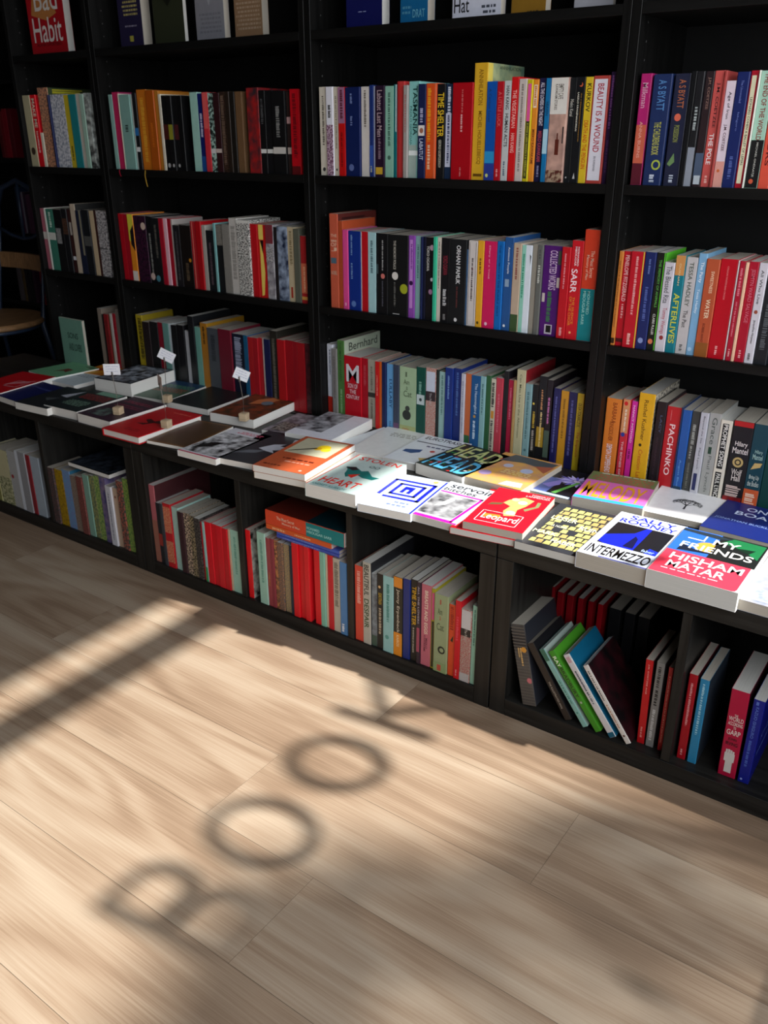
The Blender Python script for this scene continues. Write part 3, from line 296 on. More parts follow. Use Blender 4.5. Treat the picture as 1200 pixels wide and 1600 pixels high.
(11,0,0.927,0.0294,0.3935,0.0,0.0212,0.2014,0.1289,'1a141a','dark aubergine book right of the tall golden yellow one,row behind the table,right bay',{'s': [('V','LACY',0.85,0.65,0.45,0.7,'4a5878'),('V','BIOGRAPHY OF X',0.6,0.1,0.35,0.55,'3c2c38')]}),
(6,0,0.5472,0.0118,0.706,0.0,0.0218,0.206,0.1318,'24528c','denim blue book right of the bright blue one,middle shelf,middle bay',{'s': [('V','Anxious People',0.9,0.62,0.35,0.65,'e0e8f0'),('R',0.2,0.48,0.7,0.56,'88a0b8'),('D',0.35,0.05,0.15,'d8e0e8')]}),
(1,0,-0.7073,0.0098,1.029,0.0,0.0454,0.1982,0.1268,'7fa8a0','grey mint book right of the narrow cream one,upper shelf,left wide bay',{'s': [('M',0.6,0.5,0.35,0.65,'20302c')]}),
(14,0,0.0414,-0.4065,0.0406,0.0,0.0308,0.1761,0.1127,'a0ccbc','mint book right of the thin cream one,third lower cube from left',{'s': [('M',0.9,0.3,0.35,0.65,'6ca494')]}),
(1,0,-0.6368,0.0142,1.029,0.0,0.0413,0.2091,0.1339,'c8701a','orange patterned book on the upper shelf,left wide bay',{'fc': '8a5a20','rib': 'c8a040','rl': 0.045,'s': [('M',0.9,0.1,0.3,0.7,'e0a030')]}),
(5,0,-0.5073,0.0134,0.706,0.0,0.046,0.1766,0.113,'140e0c','dark brown wide book on the middle shelf,left wide bay',{'s': [('D',0.8,0.45,0.12,'c08020'),('M',0.4,0.1,0.35,0.65,'5a4a38')]}),
(6,0,0.4555,0.0109,0.706,0.0,0.0241,0.1936,0.1239,'cfc8c4','stone white framed book on the middle shelf,middle bay',{'s': [('R',0.12,0.02,0.16,0.98,'404040'),('R',0.84,0.02,0.88,0.98,'404040'),('M',0.8,0.3,0.4,0.6,'504848'),('D',0.48,0.68,0.1,'603040')]}),
(17,1,1.0823,-0.408,0.044,-0.6335,0.0114,0.1726,0.13,'dcd6d0','slim ivory with a dark cover book in the lower cube of leaning books',{'fc': '~100c0e,3a1018,6','s': [('M',0.93,0.55,0.3,0.6,'707070'),('M',0.5,0.2,0.3,0.6,'b88868'),('D',0.5,0.1,0.2,'604038')]}),
(12,0,-0.7943,-0.4061,0.0406,0.0,0.0456,0.1949,0.1247,'a8b4c0','pale blue grey book on the far left cube',{'fc': '7c8086','s': []}),
(17,1,0.9934,-0.408,0.0442,-0.6454,0.0119,0.1763,0.13,'84b4ac','mint green slim book in the lower cube of leaning books',{'fc': 'a8b8b0','s': [('M',0.6,0.3,0.35,0.65,'3c8478'),('D',0.5,0.18,0.18,'3c8478'),('R',0,0.85,1,1,'3a6a58')]}),
(3,0,0.9562,0.0137,1.029,0.0,0.0181,0.1985,0.1271,'c85450','coral white lettered book on the upper shelf,right bay',{'fc': 'a03c38','s': [('V','J.M. COETZEE',0.9,0.52,0.3,0.7,'3a1c20'),('V','THE POLE',0.47,0.2,0.25,0.75,'f0e8e8'),('M',0.1,0.03,0.35,0.65,'e8b0a8')]}),
(17,1,0.8707,-0.408,0.044,-0.2204,0.0312,0.1828,0.14,'~2c2a2c,6c6864,2','thick black striped book in the lower cube of leaning books',{'fc': '2a2c34','s': [('R',0,0.0,1,0.014,'5c5854'),('R',0,0.038461538461538464,1,0.05246153846153846,'5c5854'),('R',0,0.07692307692307693,1,0.09092307692307693,'5c5854'),('R',0,0.11538461538461539,1,0.1293846153846154,'5c5854'),('R',0,0.15384615384615385,1,0.16784615384615387,'5c5854'),('R',0,0.19230769230769232,1,0.20630769230769233,'5c5854'),('R',0,0.23076923076923078,1,0.2447692307692308,'5c5854'),('R',0,0.2692307692307692,1,0.28323076923076923,'5c5854'),('R',0,0.3076923076923077,1,0.3216923076923077,'5c5854'),('R',0,0.34615384615384615,1,0.36015384615384616,'5c5854'),('R',0,0.38461538461538464,1,0.39861538461538465,'5c5854'),('R',0,0.4230769230769231,1,0.4370769230769231,'5c5854'),('R',0,0.46153846153846156,1,0.4755384615384616,'5c5854'),('R',0,0.5,1,0.514,'5c5854'),('R',0,0.5384615384615384,1,0.5524615384615384,'5c5854'),('R',0,0.5769230769230769,1,0.5909230769230769,'5c5854'),('R',0,0.6153846153846154,1,0.6293846153846154,'5c5854'),('R',0,0.6538461538461539,1,0.6678461538461539,'5c5854'),('R',0,0.6923076923076923,1,0.7063076923076923,'5c5854'),('R',0,0.7307692307692307,1,0.7447692307692307,'5c5854'),('R',0,0.7692307692307693,1,0.7832307692307693,'5c5854'),('R',0,0.8076923076923077,1,0.8216923076923077,'5c5854'),('R',0,0.8461538461538461,1,0.8601538461538462,'5c5854'),('R',0,0.8846153846153846,1,0.8986153846153846,'5c5854'),('R',0,0.9230769230769231,1,0.9370769230769231,'5c5854'),('R',0,0.9615384615384616,1,0.9755384615384616,'5c5854'),('M',0.72,0.5,0.45,0.58,'d8b070'),('M',0.72,0.6,0.3,0.4,'d8b070'),('D',0.75,0.7,0.2,'d89838'),('D',0.85,0.32,0.2,'c87078')]}),
(2,0,0.1917,0.0111,1.029,0.0,0.0263,0.1957,0.1253,'241028','dark plum book right of the thin pale blue one,upper shelf,middle bay',{'s': [('V','Labatut Last Men',0.95,0.45,0.22,0.78,'b8a0a8'),('M',0.43,0.2,0.35,0.65,'806878'),('R',0.05,0.03,0.85,0.11,'c8a030')]}),
(20,0,0.9928,-0.215,0.0406,0.0,0.0223,0.17,0.12,'141418','black recessed book behind the leaning books',{}),
(16,0,0.5639,-0.4088,0.0406,0.0,0.0186,0.2019,0.1292,'182c78','royal blue book on the right cube of the middle unit',{'s': []}),
(7,0,0.9104,0.011,0.706,0.0,0.0207,0.1798,0.1151,'c8c4cc','white script lettered book on the middle shelf,right bay',{'s': [('V','The Blessed Rita',0.96,0.55,0.22,0.78,'404048'),('V','Tommy Wieringa',0.5,0.2,0.22,0.78,'b05060'),('D',0.55,0.16,0.22,'8a3030')]}),
(6,0,0.3824,0.0104,0.706,0.0,0.024,0.1949,0.1247,'131316','black red lettered book on the middle shelf,middle bay',{'s': [('V','YOKO OGAWA',0.8,0.57,0.22,0.78,'8a2838'),('M',0.4,0.2,0.28,0.72,'b8b8b8'),('M',0.1,0.03,0.35,0.65,'808080')]}),
(10,0,0.6475,0.0273,0.3935,0.0,0.0206,0.2156,0.138,'16161a','black gold footed book on the row behind the table,middle bay',{'s': [('M',0.85,0.62,0.35,0.6,'c89060'),('R',0,0.2,1,0.43,'a88828'),('M',0.6,0.2,0.4,0.65,'e0c888')]}),
(17,1,0.9573,-0.408,0.045,-0.5851,0.016,0.1736,0.13,'241e1c','black charcoal slim book in the lower cube of leaning books',{'fc': '16161a','s': [('V','THE ILLUSTRATED MAN',0.5,0.15,0.3,0.6,'a8a098')]}),
(7,0,1.0706,0.0126,0.706,0.0,0.0181,0.1929,0.1234,'a40c28','dark crimson book right of the thin cream orange one,middle shelf,right bay',{'s': [('V','JESMYN WARD SALVAGE',0.93,0.4,0.22,0.78,'c86070'),('M',0.12,0.04,0.35,0.65,'e0a0a0')]}),
(6,0,0.6863,0.009,0.706,0.0,0.0205,0.1949,0.1247,'b81420','deep red book right of the wide purple green lettered one,middle shelf,middle bay',{'s': [('M',0.93,0.55,0.35,0.55,'e08890'),('M',0.12,0.03,0.35,0.65,'e0a0a0')]}),
(10,0,0.4702,0.024,0.3935,0.0,0.0251,0.191,0.1222,'14548c','sea blue script lettered book on the row behind the table,middle bay',{'s': [('V','The Hummingbird',0.9,0.5,0.35,0.75,'c8dcec'),('M',0.4,0.15,0.35,0.65,'c8dcec'),('D',0.5,0.46,0.15,'c09040')]}),
(10,0,0.3097,0.0248,0.3935,0.0,0.0275,0.1881,0.1204,'0e4c40','dark green book on the row behind the table,middle bay',{'s': [('M',0.8,0.6,0.3,0.6,'80b0a0'),('R',0.05,0.48,0.95,0.62,'c8d4d4'),('D',0.5,0.55,0.16,'304040')]}),
(1,0,-0.0666,0.0091,1.029,0.0,0.0296,0.1953,0.125,'b80818','bright red lettered book on the upper shelf,left wide bay',{'s': [('M',0.95,0.2,0.28,0.72,'6a0610'),('R',0,0,1,0.1,'5a1014')]}),
(16,0,0.5824,-0.4066,0.0406,0.0,0.0176,0.2051,0.1313,'201e1a','black yellow lettered book on the right cube of the middle unit',{'s': [('V','TIME SHELTER',0.92,0.45,0.2,0.85,'e0ac20'),('M',0.42,0.1,0.35,0.6,'a8a090')]}),
(7,0,0.8906,0.0123,0.706,0.0,0.0182,0.1969,0.126,'151814','black green edged book on the middle shelf,right bay',{'fc': '58b830','s': [('V','THE MEMORY OF ANIMALS',0.93,0.45,0.35,0.65,'58a048'),('V','CLAIRE FULLER',0.38,0.16,0.35,0.65,'d0d0c8'),('D',0.4,0.09,0.3,'d07850'),('R',0.9,0,1,1,'58c828')]}),
(15,0,0.3678,-0.4073,0.0406,0.0,0.0208,0.1933,0.1237,'c0b8a8','stone lettered book right of the fifth red one,lower cube with the lying stack',{'s': [('M',0.95,0.35,0.2,0.8,'7a7468')]}),
(2,0,0.6866,0.0122,1.029,0.0,0.0189,0.197,0.1261,'101216','black with a red crescent book on the upper shelf,middle bay',{'s': [('D',0.55,0.93,0.22,'c05838'),('D',0.45,0.94,0.2,'101216'),('V','LASZLO KRASZNAHORKAI',0.86,0.5,0.2,0.4,'e0dccc'),('M',0.85,0.4,0.6,0.75,'7a5a28'),('P',[(0.35,0.04),(0.65,0.04),(0.5,0.1)],'c0c0c0')]}),
(15,0,0.3889,-0.4094,0.0406,0.0,0.0206,0.1906,0.122,'4c80b8','cornflower blue book right of the stone lettered one,lower cube with the lying stack',{'s': [('M',0.15,0.04,0.2,0.6,'e0e8f0')]}),
(5,0,-0.2064,0.0146,0.706,0.0,0.0319,0.1938,0.124,'c81c1c','red yellow and black striped book on the middle shelf,left wide bay',{'s': [('R',0.15,0.8,0.7,1,'e8cc60'),('P',[(0.25,0.02),(0.55,0.04),(0.75,0.35),(0.6,0.65),(0.25,0.79)],'e8cc60'),('P',[(0.3,0.79),(0.7,0.79),(0.62,0.6)],'18100c')]}),
(2,0,0.2175,0.0137,1.029,0.0,0.0243,0.1941,0.1242,'86b8a4','sage green book right of the dark plum one,upper shelf,middle bay',{'s': [('M',0.93,0.35,0.35,0.65,'406858'),('D',0.5,0.22,0.2,'406858')]}),
(14,0,-0.2043,-0.4092,0.0406,0.0,0.0297,0.1892,0.1211,'c42028','red and cream braided book on the third lower cube from left',{'fc': 'b01020','s': [('R',0,0.55,1,0.95,'~d8a078,c02020,40'),('R',0,0.08,1,0.42,'~d8a078,c02020,40')]}),
(7,0,0.9728,0.0139,0.706,0.0,0.0166,0.2012,0.1288,'78a8cc','sky blue book right of the grey white lettered one,middle shelf,right bay',{'fc': '6a98b8','s': [('V','The Party',0.92,0.72,0.25,0.75,'f0f4f8'),('V','Tessa Hadley',0.66,0.42,0.25,0.65,'e0ecf4'),('D',0.4,0.06,0.25,'a8c8e0')]}),
(6,0,0.5686,0.0113,0.706,0.0,0.0201,0.1951,0.1249,'b8a48e','taupe and green book on the middle shelf,middle bay',{'s': [('R',0,0,1,0.2,'3a5230'),('M',0.95,0.6,0.35,0.65,'8a5048')]}),
(7,0,1.0884,0.0124,0.706,0.0,0.0167,0.1919,0.1228,'c8c4cc','white black lettered book on the middle shelf,right bay',{'s': [('V','All Who Live',0.93,0.6,0.3,0.65,'303030'),('D',0.45,0.52,0.22,'904838'),('V','Jacqueline Harpman',0.44,0.2,0.3,0.65,'303030'),('M',0.1,0.03,0.35,0.65,'606060')]}),
(12,0,-1.0338,-0.4081,0.0406,0.0,0.0538,0.1708,0.1093,'d4cc98','pale yellow book right of the cream one,far left cube',{'s': [('R',0,0,1,0.3,'8a8a50')]}),
(3,0,0.9386,0.0147,1.029,0.0,0.0163,0.198,0.1267,'2a1c20','dark brown and silver book on the upper shelf,right bay',{'s': [('V','J.M. COETZEE',0.95,0.68,0.3,0.7,'8a6a60'),('R',0,0.08,1,0.3,'4a5870'),('R',0.1,0.02,0.9,0.1,'b8c0c8')]}),
(6,0,0.1657,0.0128,0.706,0.0,0.0245,0.1952,0.1249,'a4ccd0','pale blue book right of the red one,middle shelf,middle bay',{'s': [('M',0.9,0.5,0.35,0.65,'507078')]}),
(10,0,0.3945,0.0227,0.3935,0.0,0.0228,0.1992,0.1275,'16307c','royal blue book right of the pale aqua one,row behind the table,middle bay',{'s': [('M',0.9,0.6,0.35,0.6,'7090c8')]}),
(12,0,-0.9138,-0.408,0.0406,0.0,0.0444,0.1891,0.121,'b4b4b4','light grey book right of the cream with green foliage one,far left cube',{'s': [('D',0.3,0.55,0.15,'a03030')]}),
(2,0,0.3584,0.0127,1.029,0.0,0.0215,0.1942,0.1243,'121214','black yellow lettered book on the upper shelf,middle bay',{'s': [('V','TIME SHELTER',0.91,0.45,0.1,0.9,'e8c028'),('V','GEORGI GOSPODINOV',0.42,0.12,0.3,0.65,'c8c4b0')]}),
(3,0,0.9792,0.0116,1.029,0.0,0.0175,0.181,0.1159,'dcccd8','lilac white book right of the thin coral one,upper shelf,right bay',{'s': [('V','Age of Iron',0.9,0.65,0.3,0.7,'302830'),('V','J.M. COETZEE',0.6,0.35,0.3,0.7,'604048'),('R',0,0.0,1,0.25,'d8988c'),('D',0.4,0.16,0.16,'c06030')]}),
(9,0,-0.1883,0.0199,0.3935,0.0,0.0276,0.2214,0.1417,'26241e','tall olive black book on the row behind the table,left wide bay',{'s': [('M',0.9,0.1,0.3,0.7,'6a6458')]}),
(2,0,0.1475,0.0147,1.029,0.0,0.0241,0.1947,0.1246,'d2ccc6','pale grey book right of the wide navy one,upper shelf,middle bay',{'s': [('M',0.96,0.55,0.35,0.65,'706860')]}),
(10,0,0.4174,0.0266,0.3935,0.0,0.0222,0.2002,0.1281,'142a70','dark royal blue book on the row behind the table,middle bay',{'s': [('M',0.95,0.4,0.35,0.65,'5070b0')]}),
(11,0,0.9821,0.0288,0.3935,0.0,0.0185,0.1927,0.1233,'1c54a0','blue book right of the thin navy one,row behind the table,right bay',{'s': [('V','August Blue',0.42,0.1,0.3,0.6,'6aa0d8'),('R',0,0,1,0.1,'14344c')]}),
(6,0,0.3369,0.0128,0.706,0.0,0.0219,0.1934,0.1238,'141216','black with pink petals book on the middle shelf,middle bay',{'s': [('V','YOKO OGAWA',0.9,0.6,0.1,0.45,'d0d0cc'),('D',0.8,0.88,0.3,'b898a8'),('D',0.7,0.35,0.28,'a07898'),('D',0.85,0.5,0.2,'c8c8d0')]}),
(9,0,-0.1593,0.0177,0.3935,0.0,0.0296,0.2001,0.128,'b4141c','fourth red book on the row behind the table,left wide bay',{'s': []}),
(10,0,0.0505,0.0252,0.3935,0.0,0.0235,0.2235,0.165,'4c7a3c','tall green book right of the mid grey one,row behind the table,middle bay',{'fc': 'aab4a0','a': [('T','Bernhard',0.12,0.86,0.92,0.96,'2a302a')],'s': [('V','THOMAS BERNHARD',0.98,0.5,0.25,0.6,'2c4c24'),('M',0.4,0.1,0.35,0.65,'8ab080')]}),
(5,0,-0.3111,0.0122,0.706,0.0,0.0297,0.2054,0.1314,'c4c0ba','pale grey lettered book on the middle shelf,left wide bay',{'s': [('M',0.9,0.2,0.2,0.8,'908c86')]}),
(16,0,0.4925,-0.4079,0.0406,0.0,0.0176,0.1921,0.123,'1a1a1a','black gold lettered book on the right cube of the middle unit',{'s': [('V','EUROTRASH',0.75,0.6,0.22,0.78,'c8a838'),('M',0.55,0.2,0.28,0.72,'b8a890'),('D',0.4,0.83,0.2,'e0b880')]}),
(10,0,0.7242,0.0246,0.3935,0.0,0.0197,0.1906,0.122,'1a1c50','indigo book right of the amber yellow one,row behind the table,middle bay',{'s': [('M',0.9,0.2,0.35,0.65,'5c60a0')]}),
(2,0,0.5594,0.0095,1.029,0.0,0.0181,0.1976,0.1265,'c8bcb6','pale beige book right of the red white lettered one,upper shelf,middle bay',{'s': [('M',0.95,0.1,0.35,0.65,'8a807a')]}),
(10,0,0.704,0.0267,0.3935,0.0,0.02,0.1899,0.1215,'c89020','amber yellow book right of the deep indigo one,row behind the table,middle bay',{'s': [('M',0.9,0.4,0.35,0.65,'8a6010')]}),
(13,0,-0.6412,-0.4062,0.0406,0.0,0.0367,0.1856,0.15,'~7888b8,6a9ac0,16','lilac blue book right of the mustard yellow one,second lower cube from left',{'fc': '2c6a88','s': []}),
(9,0,-0.1301,0.0207,0.3935,0.0,0.0281,0.2014,0.1289,'a0101c','fifth red book right of the fourth red one,row behind the table,left wide bay',{'s': []}),
(7,0,0.8206,0.014,0.706,0.0,0.0167,0.1949,0.1248,'b80c20','red white lettered book on the middle shelf,right bay',{'s': [('V','PENELOPE FITZGERALD',0.96,0.48,0.22,0.78,'e8c0c0'),('M',0.45,0.3,0.35,0.65,'d8a0a0'),('R',0,0.04,1,0.08,'4a0a10')]}),
(4,0,-0.8871,0.0132,0.706,0.0,0.0413,0.1996,0.1278,'~c4c0c0,605c60,18','white speckled book right of the thin maroon one,middle shelf,narrow bay',{'s': [('R',0,0.42,1,0.44,'505050')]}),
(5,0,-0.1761,0.0119,0.706,0.0,0.0279,0.1956,0.1252,'~b4b0b4,605c64,10','grey photo spined book on the middle shelf,left wide bay',{'s': [('R',0,0.75,1,1,'7a3038'),('R',0,0.5,1,0.7,'~c8c4c4,303038,40')]}),
(15,0,0.2446,-0.4107,0.0406,0.0,0.0192,0.1991,0.1274,'dc1220','first red book right of the thin navy black one,lower cube with the lying stack',{'s': []}),
(2,0,0.5412,0.0101,1.029,0.0,0.0175,0.2018,0.1291,'cc1418','red white lettered book on the upper shelf,middle bay',{'s': [('V','THE VEGETARIAN',0.88,0.52,0.22,0.78,'f0b0a8'),('V','HAN KANG',0.47,0.28,0.22,0.78,'f0b0a8')]}),
(2,0,0.7047,0.0114,1.029,0.0,0.0166,0.1964,0.1257,'d8b828','yellow kinked letter book on the upper shelf,middle bay',{'s': [('V','KURKOV',0.94,0.68,0.25,0.85,'2a2410'),('V','DEATH AND THE PENGUIN',0.6,0.14,0.2,0.8,'c04818')]}),
(3,0,1.018,0.0141,1.029,0.0,0.0147,0.1963,0.1256,'a81428','red with a cream stripe book on the upper shelf,right bay',{'s': [('R',0.15,0.04,0.75,0.96,'e0dcb8'),('V','LEONARD COHEN A BALLET OF LEPERS',0.78,0.2,0.3,0.6,'2a2820')]}),
(2,0,0.0212,0.0135,1.029,0.0,0.0236,0.1976,0.1265,'d6cfc0','cream book on the upper shelf,middle bay',{'s': [('M',0.9,0.35,0.35,0.65,'6a6458'),('D',0.5,0.07,0.2,'404040')]}),
(16,0,0.6798,-0.407,0.0406,0.0,0.0166,0.1763,0.1128,'d84c20','orange leafed book on the right cube of the middle unit',{'s': [('M',0.97,0.65,0.2,0.8,'a02810'),('P',[(0.3,0.5),(0.8,0.58),(0.7,0.48)],'2c2c18')]}),
(10,0,0.153,0.0267,0.3935,0.0,0.0255,0.1855,0.1187,'a8a090','beige with dark band book on the row behind the table,middle bay',{'s': [('R',0,0.45,1,0.52,'38342e'),('M',0.9,0.55,0.35,0.65,'706a5c'),('M',0.42,0.1,0.35,0.65,'706a5c')]}),
(1,0,-0.5995,0.0107,1.029,0.0,0.0324,0.2064,0.1321,'a8500e','burnt orange book right of the orange patterned one,upper shelf,left wide bay',{'s': [('M',0.6,0.3,0.35,0.65,'c86818')]}),
(11,0,1.0187,0.0274,0.3935,0.0,0.0167,0.1939,0.1241,'b8b8c0','pale grey lettered book on the row behind the table,right bay',{'s': [('V','Beyond the Sea',0.96,0.65,0.35,0.65,'50505a'),('V','Paul Lynch',0.6,0.35,0.35,0.65,'50505a'),('R',0.2,0.1,0.7,0.3,'202858'),('D',0.4,0.04,0.25,'505050')]}),
(2,0,0.3097,0.0095,1.029,0.0,0.0199,0.1955,0.1251,'16204a','navy with a white square book on the upper shelf,middle bay',{'s': [('M',0.75,0.6,0.28,0.72,'b0b0d0'),('R',0.05,0.46,0.95,0.57,'e4e0dc'),('D',0.5,0.515,0.28,'a06850'),('V','LABATUT',0.43,0.2,0.22,0.78,'c0c8e0')]}),
(15,0,0.2141,-0.4054,0.0406,0.0,0.0205,0.1851,0.1185,'~5a6068,c0a060,60','grey gold dotted book on the lower cube with the lying stack',{'s': []}),
(2,0,0.6023,0.015,1.029,0.0,0.0169,0.1976,0.1265,'1a1840','dark navy book right of the orange and cream one,upper shelf,middle bay',{'s': [('V','ALL THE LOVERS IN THE NIGHT',0.96,0.55,0.22,0.78,'e8e4f0'),('V','MIEKO KAWAKAMI',0.5,0.2,0.22,0.78,'c05060'),('M',0.16,0.05,0.35,0.65,'9090b0')]}),
(13,0,-0.6786,-0.4061,0.0406,0.0,0.0373,0.1793,0.1147,'~b08c10,8a6c10,14','mustard yellow book right of the dark grey floral one,second lower cube from left',{'s': []}),
(11,0,1.0002,0.032,0.3935,0.0,0.0169,0.1923,0.123,'3c3e3c','grey black scripted book on the row behind the table,right bay',{'s': [('M',0.85,0.62,0.305,0.745,'a0a49c'),('M',0.6,0.45,0.3,0.6,'a0a49c'),('M',0.4,0.1,0.35,0.65,'6a6c64')]}),
(13,0,-0.3685,-0.4071,0.0406,0.0,0.0244,0.2219,0.142,'~90a850,5c8040,16','green leafy book right of the dark green floral one,second lower cube from left',{'s': []}),
(15,0,0.3089,-0.4072,0.0406,0.0,0.0175,0.201,0.1286,'dc1420','fourth red book right of the third red one,lower cube with the lying stack',{'s': []}),
(2,0,0.2491,0.0142,1.029,0.0,0.0197,0.2027,0.1297,'c03838','brick red book right of the thin teal edged white one,upper shelf,middle bay',{'s': [('R',0,0,0.3,1,'a82828')]}),
(3,0,0.9228,0.0098,1.029,0.0,0.0144,0.1982,0.1269,'18181c','black silver lettered book on the upper shelf,right bay',{'s': [('M',0.7,0.5,0.28,0.72,'a0a8a8'),('R',0,0,1,0.35,'8a909c')]}),
(6,0,0.142,0.0136,0.706,0.0,0.0222,0.1953,0.125,'b8101c','red book right of the royal blue one,middle shelf,middle bay',{'s': [('R',0,0,0.12,1,'d0d0d0')]}),
(13,0,-0.4712,-0.4068,0.0406,0.0,0.0284,0.2023,0.1294,'~3c4078,8c7890,10','indigo floral book right of the lime green foliage one,second lower cube from left',{'s': []}),
(6,0,0.5271,0.0092,0.706,0.0,0.0176,0.1968,0.126,'0c64b0','bright blue book right of the hot pink one,middle shelf,middle bay',{'s': [('V','THE WOMAN IN THE PURPLE SKIRT',0.96,0.15,0.3,0.6,'0c3870')]}),
(12,0,-0.8558,-0.4101,0.0406,0.0,0.0367,0.1975,0.1264,'98989c','mid grey book right of the thin white one,far left cube',{'s': []}),
(14,0,-0.2619,-0.4053,0.0406,0.0,0.0217,0.2273,0.2,'b8646c','tall rose book on the third lower cube from left',{'fc': '4a2428','s': [('R',0,0,1,0.55,'a06858')]}),
(11,0,0.8491,0.0299,0.3935,0.0,0.0171,0.1938,0.1241,'c42838','tan and crimson with a heart book on the row behind the table,right bay',{'s': [('R',0,0.6,1,1,'d09060'),('D',0.4,0.95,0.28,'c81c20'),('M',0.88,0.62,0.4,0.65,'e8dcc8'),('D',0.4,0.58,0.3,'283c90'),('V','THE BONES OF',0.5,0.08,0.35,0.65,'e0c0c8')]}),
(2,0,0.3789,0.0145,1.029,0.0,0.0187,0.1937,0.1239,'1a2c48','navy with a white panel book on the upper shelf,middle bay',{'s': [('M',0.97,0.7,0.28,0.72,'d0d8e8'),('R',0.05,0.13,0.85,0.7,'c8cce0'),('M',0.68,0.16,0.3,0.65,'303860')]}),
(9,0,-0.0611,0.0217,0.3935,0.0,0.0249,0.2012,0.1287,'~6a2c34,2a1418,12','maroon patterned book right of the seventh red one,row behind the table,left wide bay',{'s': []}),
(1,0,-0.4286,0.0148,1.029,0.0,0.0293,0.1975,0.1264,'9cc9bd','pale mint book right of the plain black one,upper shelf,left wide bay',{'s': []}),
(14,0,-0.1764,-0.4055,0.0406,0.0,0.0253,0.1838,0.1177,'a8ccc4','pale mint book right of the red and cream braided one,third lower cube from left',{'s': []}),
(16,0,0.6955,-0.4105,0.0406,0.0,0.014,0.1923,0.1231,'cc1020','bright red book right of the orange leafed one,right cube of the middle unit',{'s': [('M',0.8,0.5,0.28,0.72,'e04858'),('M',0.12,0.04,0.35,0.65,'e08890')]}),
(2,0,0.5236,0.0109,1.029,0.0,0.0169,0.1952,0.1249,'c0c4c4','grey black lettered book on the upper shelf,middle bay',{'s': [('V','HAN KANG',0.95,0.72,0.3,0.8,'101010'),('V','HUMAN ACTS',0.68,0.35,0.3,0.8,'101010'),('M',0.2,0.05,0.35,0.65,'5a7080')]}),
(9,0,-0.0866,0.0188,0.3935,0.0,0.0252,0.2002,0.1281,'a8141e','seventh red book right of the sixth red one,row behind the table,left wide bay',{'s': []}),
(9,0,-0.4735,0.0225,0.3935,0.0,0.0298,0.2098,0.16,'b07420','tall orange brown book on the row behind the table,left wide bay',{'fc': '9a7018','s': [('M',0.95,0.7,0.35,0.65,'402808')]}),
(4,0,-1.1058,0.0114,0.706,0.0,0.0435,0.1943,0.1244,'101012','black with small squares book on the middle shelf,narrow bay',{'s': [('R',0.1,0.45,0.7,0.7,'~b0b0b0,101012,60')]}),
(2,0,0.0442,0.0091,1.029,0.0,0.0215,0.1971,0.1261,'~e0e0ea,e0e0ea,5','white and plum book on the upper shelf,middle bay',{'s': [('R',0,0,1,0.58,'~5a2048,c8b0c0,25'),('M',0.8,0.66,0.28,0.72,'303030')]}),
(13,0,-0.3934,-0.4097,0.0406,0.0,0.0246,0.2095,0.1341,'~34403c,b06050,16','dark green floral book on the second lower cube from left',{'s': []}),
(10,0,0.5353,0.0242,0.3935,0.0,0.0185,0.1946,0.1245,'bc3c4c','rose red book right of the cream black lettered one,row behind the table,middle bay',{'s': [('M',0.8,0.3,0.35,0.65,'d07080')]}),
(2,0,0.081,0.0091,1.029,0.0,0.0211,0.1955,0.1251,'c01010','red and mauve book on the upper shelf,middle bay',{'s': [('R',0,0.6,1,1,'9a6a8a'),('M',0.97,0.65,0.28,0.72,'5a2030'),('M',0.5,0.1,0.35,0.65,'7a0808')]}),
(10,0,0.2125,0.0279,0.3935,0.0,0.0232,0.1818,0.1163,'6aa8dc','light blue book right of the navy one,row behind the table,middle bay',{'s': [('V','LULLABY',0.78,0.35,0.35,0.75,'1c4878'),('M',0.15,0.03,0.35,0.65,'3a6a98')]}),
(5,0,-0.3408,0.0121,0.706,0.0,0.0288,0.1871,0.1197,'~a8a49c,1c1c1c,110','black and white gridded book on the middle shelf,left wide bay',{'s': []}),
(16,0,0.4753,-0.4065,0.0406,0.0,0.0159,0.1863,0.1192,'~50545c,8c98a0,12','grey pictorial book on the right cube of the middle unit',{'s': [('R',0,0,1,0.15,'40584c')]}),
(1,0,-0.1553,0.0132,1.029,0.0,0.0242,0.195,0.1248,'101013','black with white label book on the upper shelf,left wide bay',{'s': [('R',0,0.25,1,0.3,'dcdcd8')]}),
(15,0,0.2631,-0.4068,0.0406,0.0,0.0169,0.1978,0.1266,'d40e1c','second red book right of the first red one,lower cube with the lying stack',{'s': []}),
(6,0,0.4765,0.0101,0.706,0.0,0.0169,0.195,0.1248,'e0a428','golden yellow book right of the stone white framed one,middle shelf,middle bay',{'s': [('M',0.8,0.62,0.35,0.65,'704c10'),('D',0.4,0.05,0.2,'504010')]}),
(2,0,0.5066,0.0109,1.029,0.0,0.0163,0.1946,0.1245,'b01020','red book right of the bright blue one,upper shelf,middle bay',{'s': [('V','A LITTLE LUCK',0.9,0.55,0.22,0.78,'d86060'),('M',0.12,0.04,0.35,0.65,'e8a0a0')]}),
(13,0,-0.6059,-0.407,0.0406,0.0,0.0331,0.1758,0.1125,'~120e10,c0a898,60','black with cream dots book on the second lower cube from left',{'s': []}),
(6,0,0.286,0.0116,0.706,0.0,0.0187,0.1948,0.1247,'8a48a8','purple book right of the wide black with a white moon one,middle shelf,middle bay',{'s': [('R',0.2,0.12,0.7,0.95,'c088d0'),('M',0.9,0.6,0.35,0.65,'7a3c98'),('D',0.45,0.43,0.3,'301040')]}),
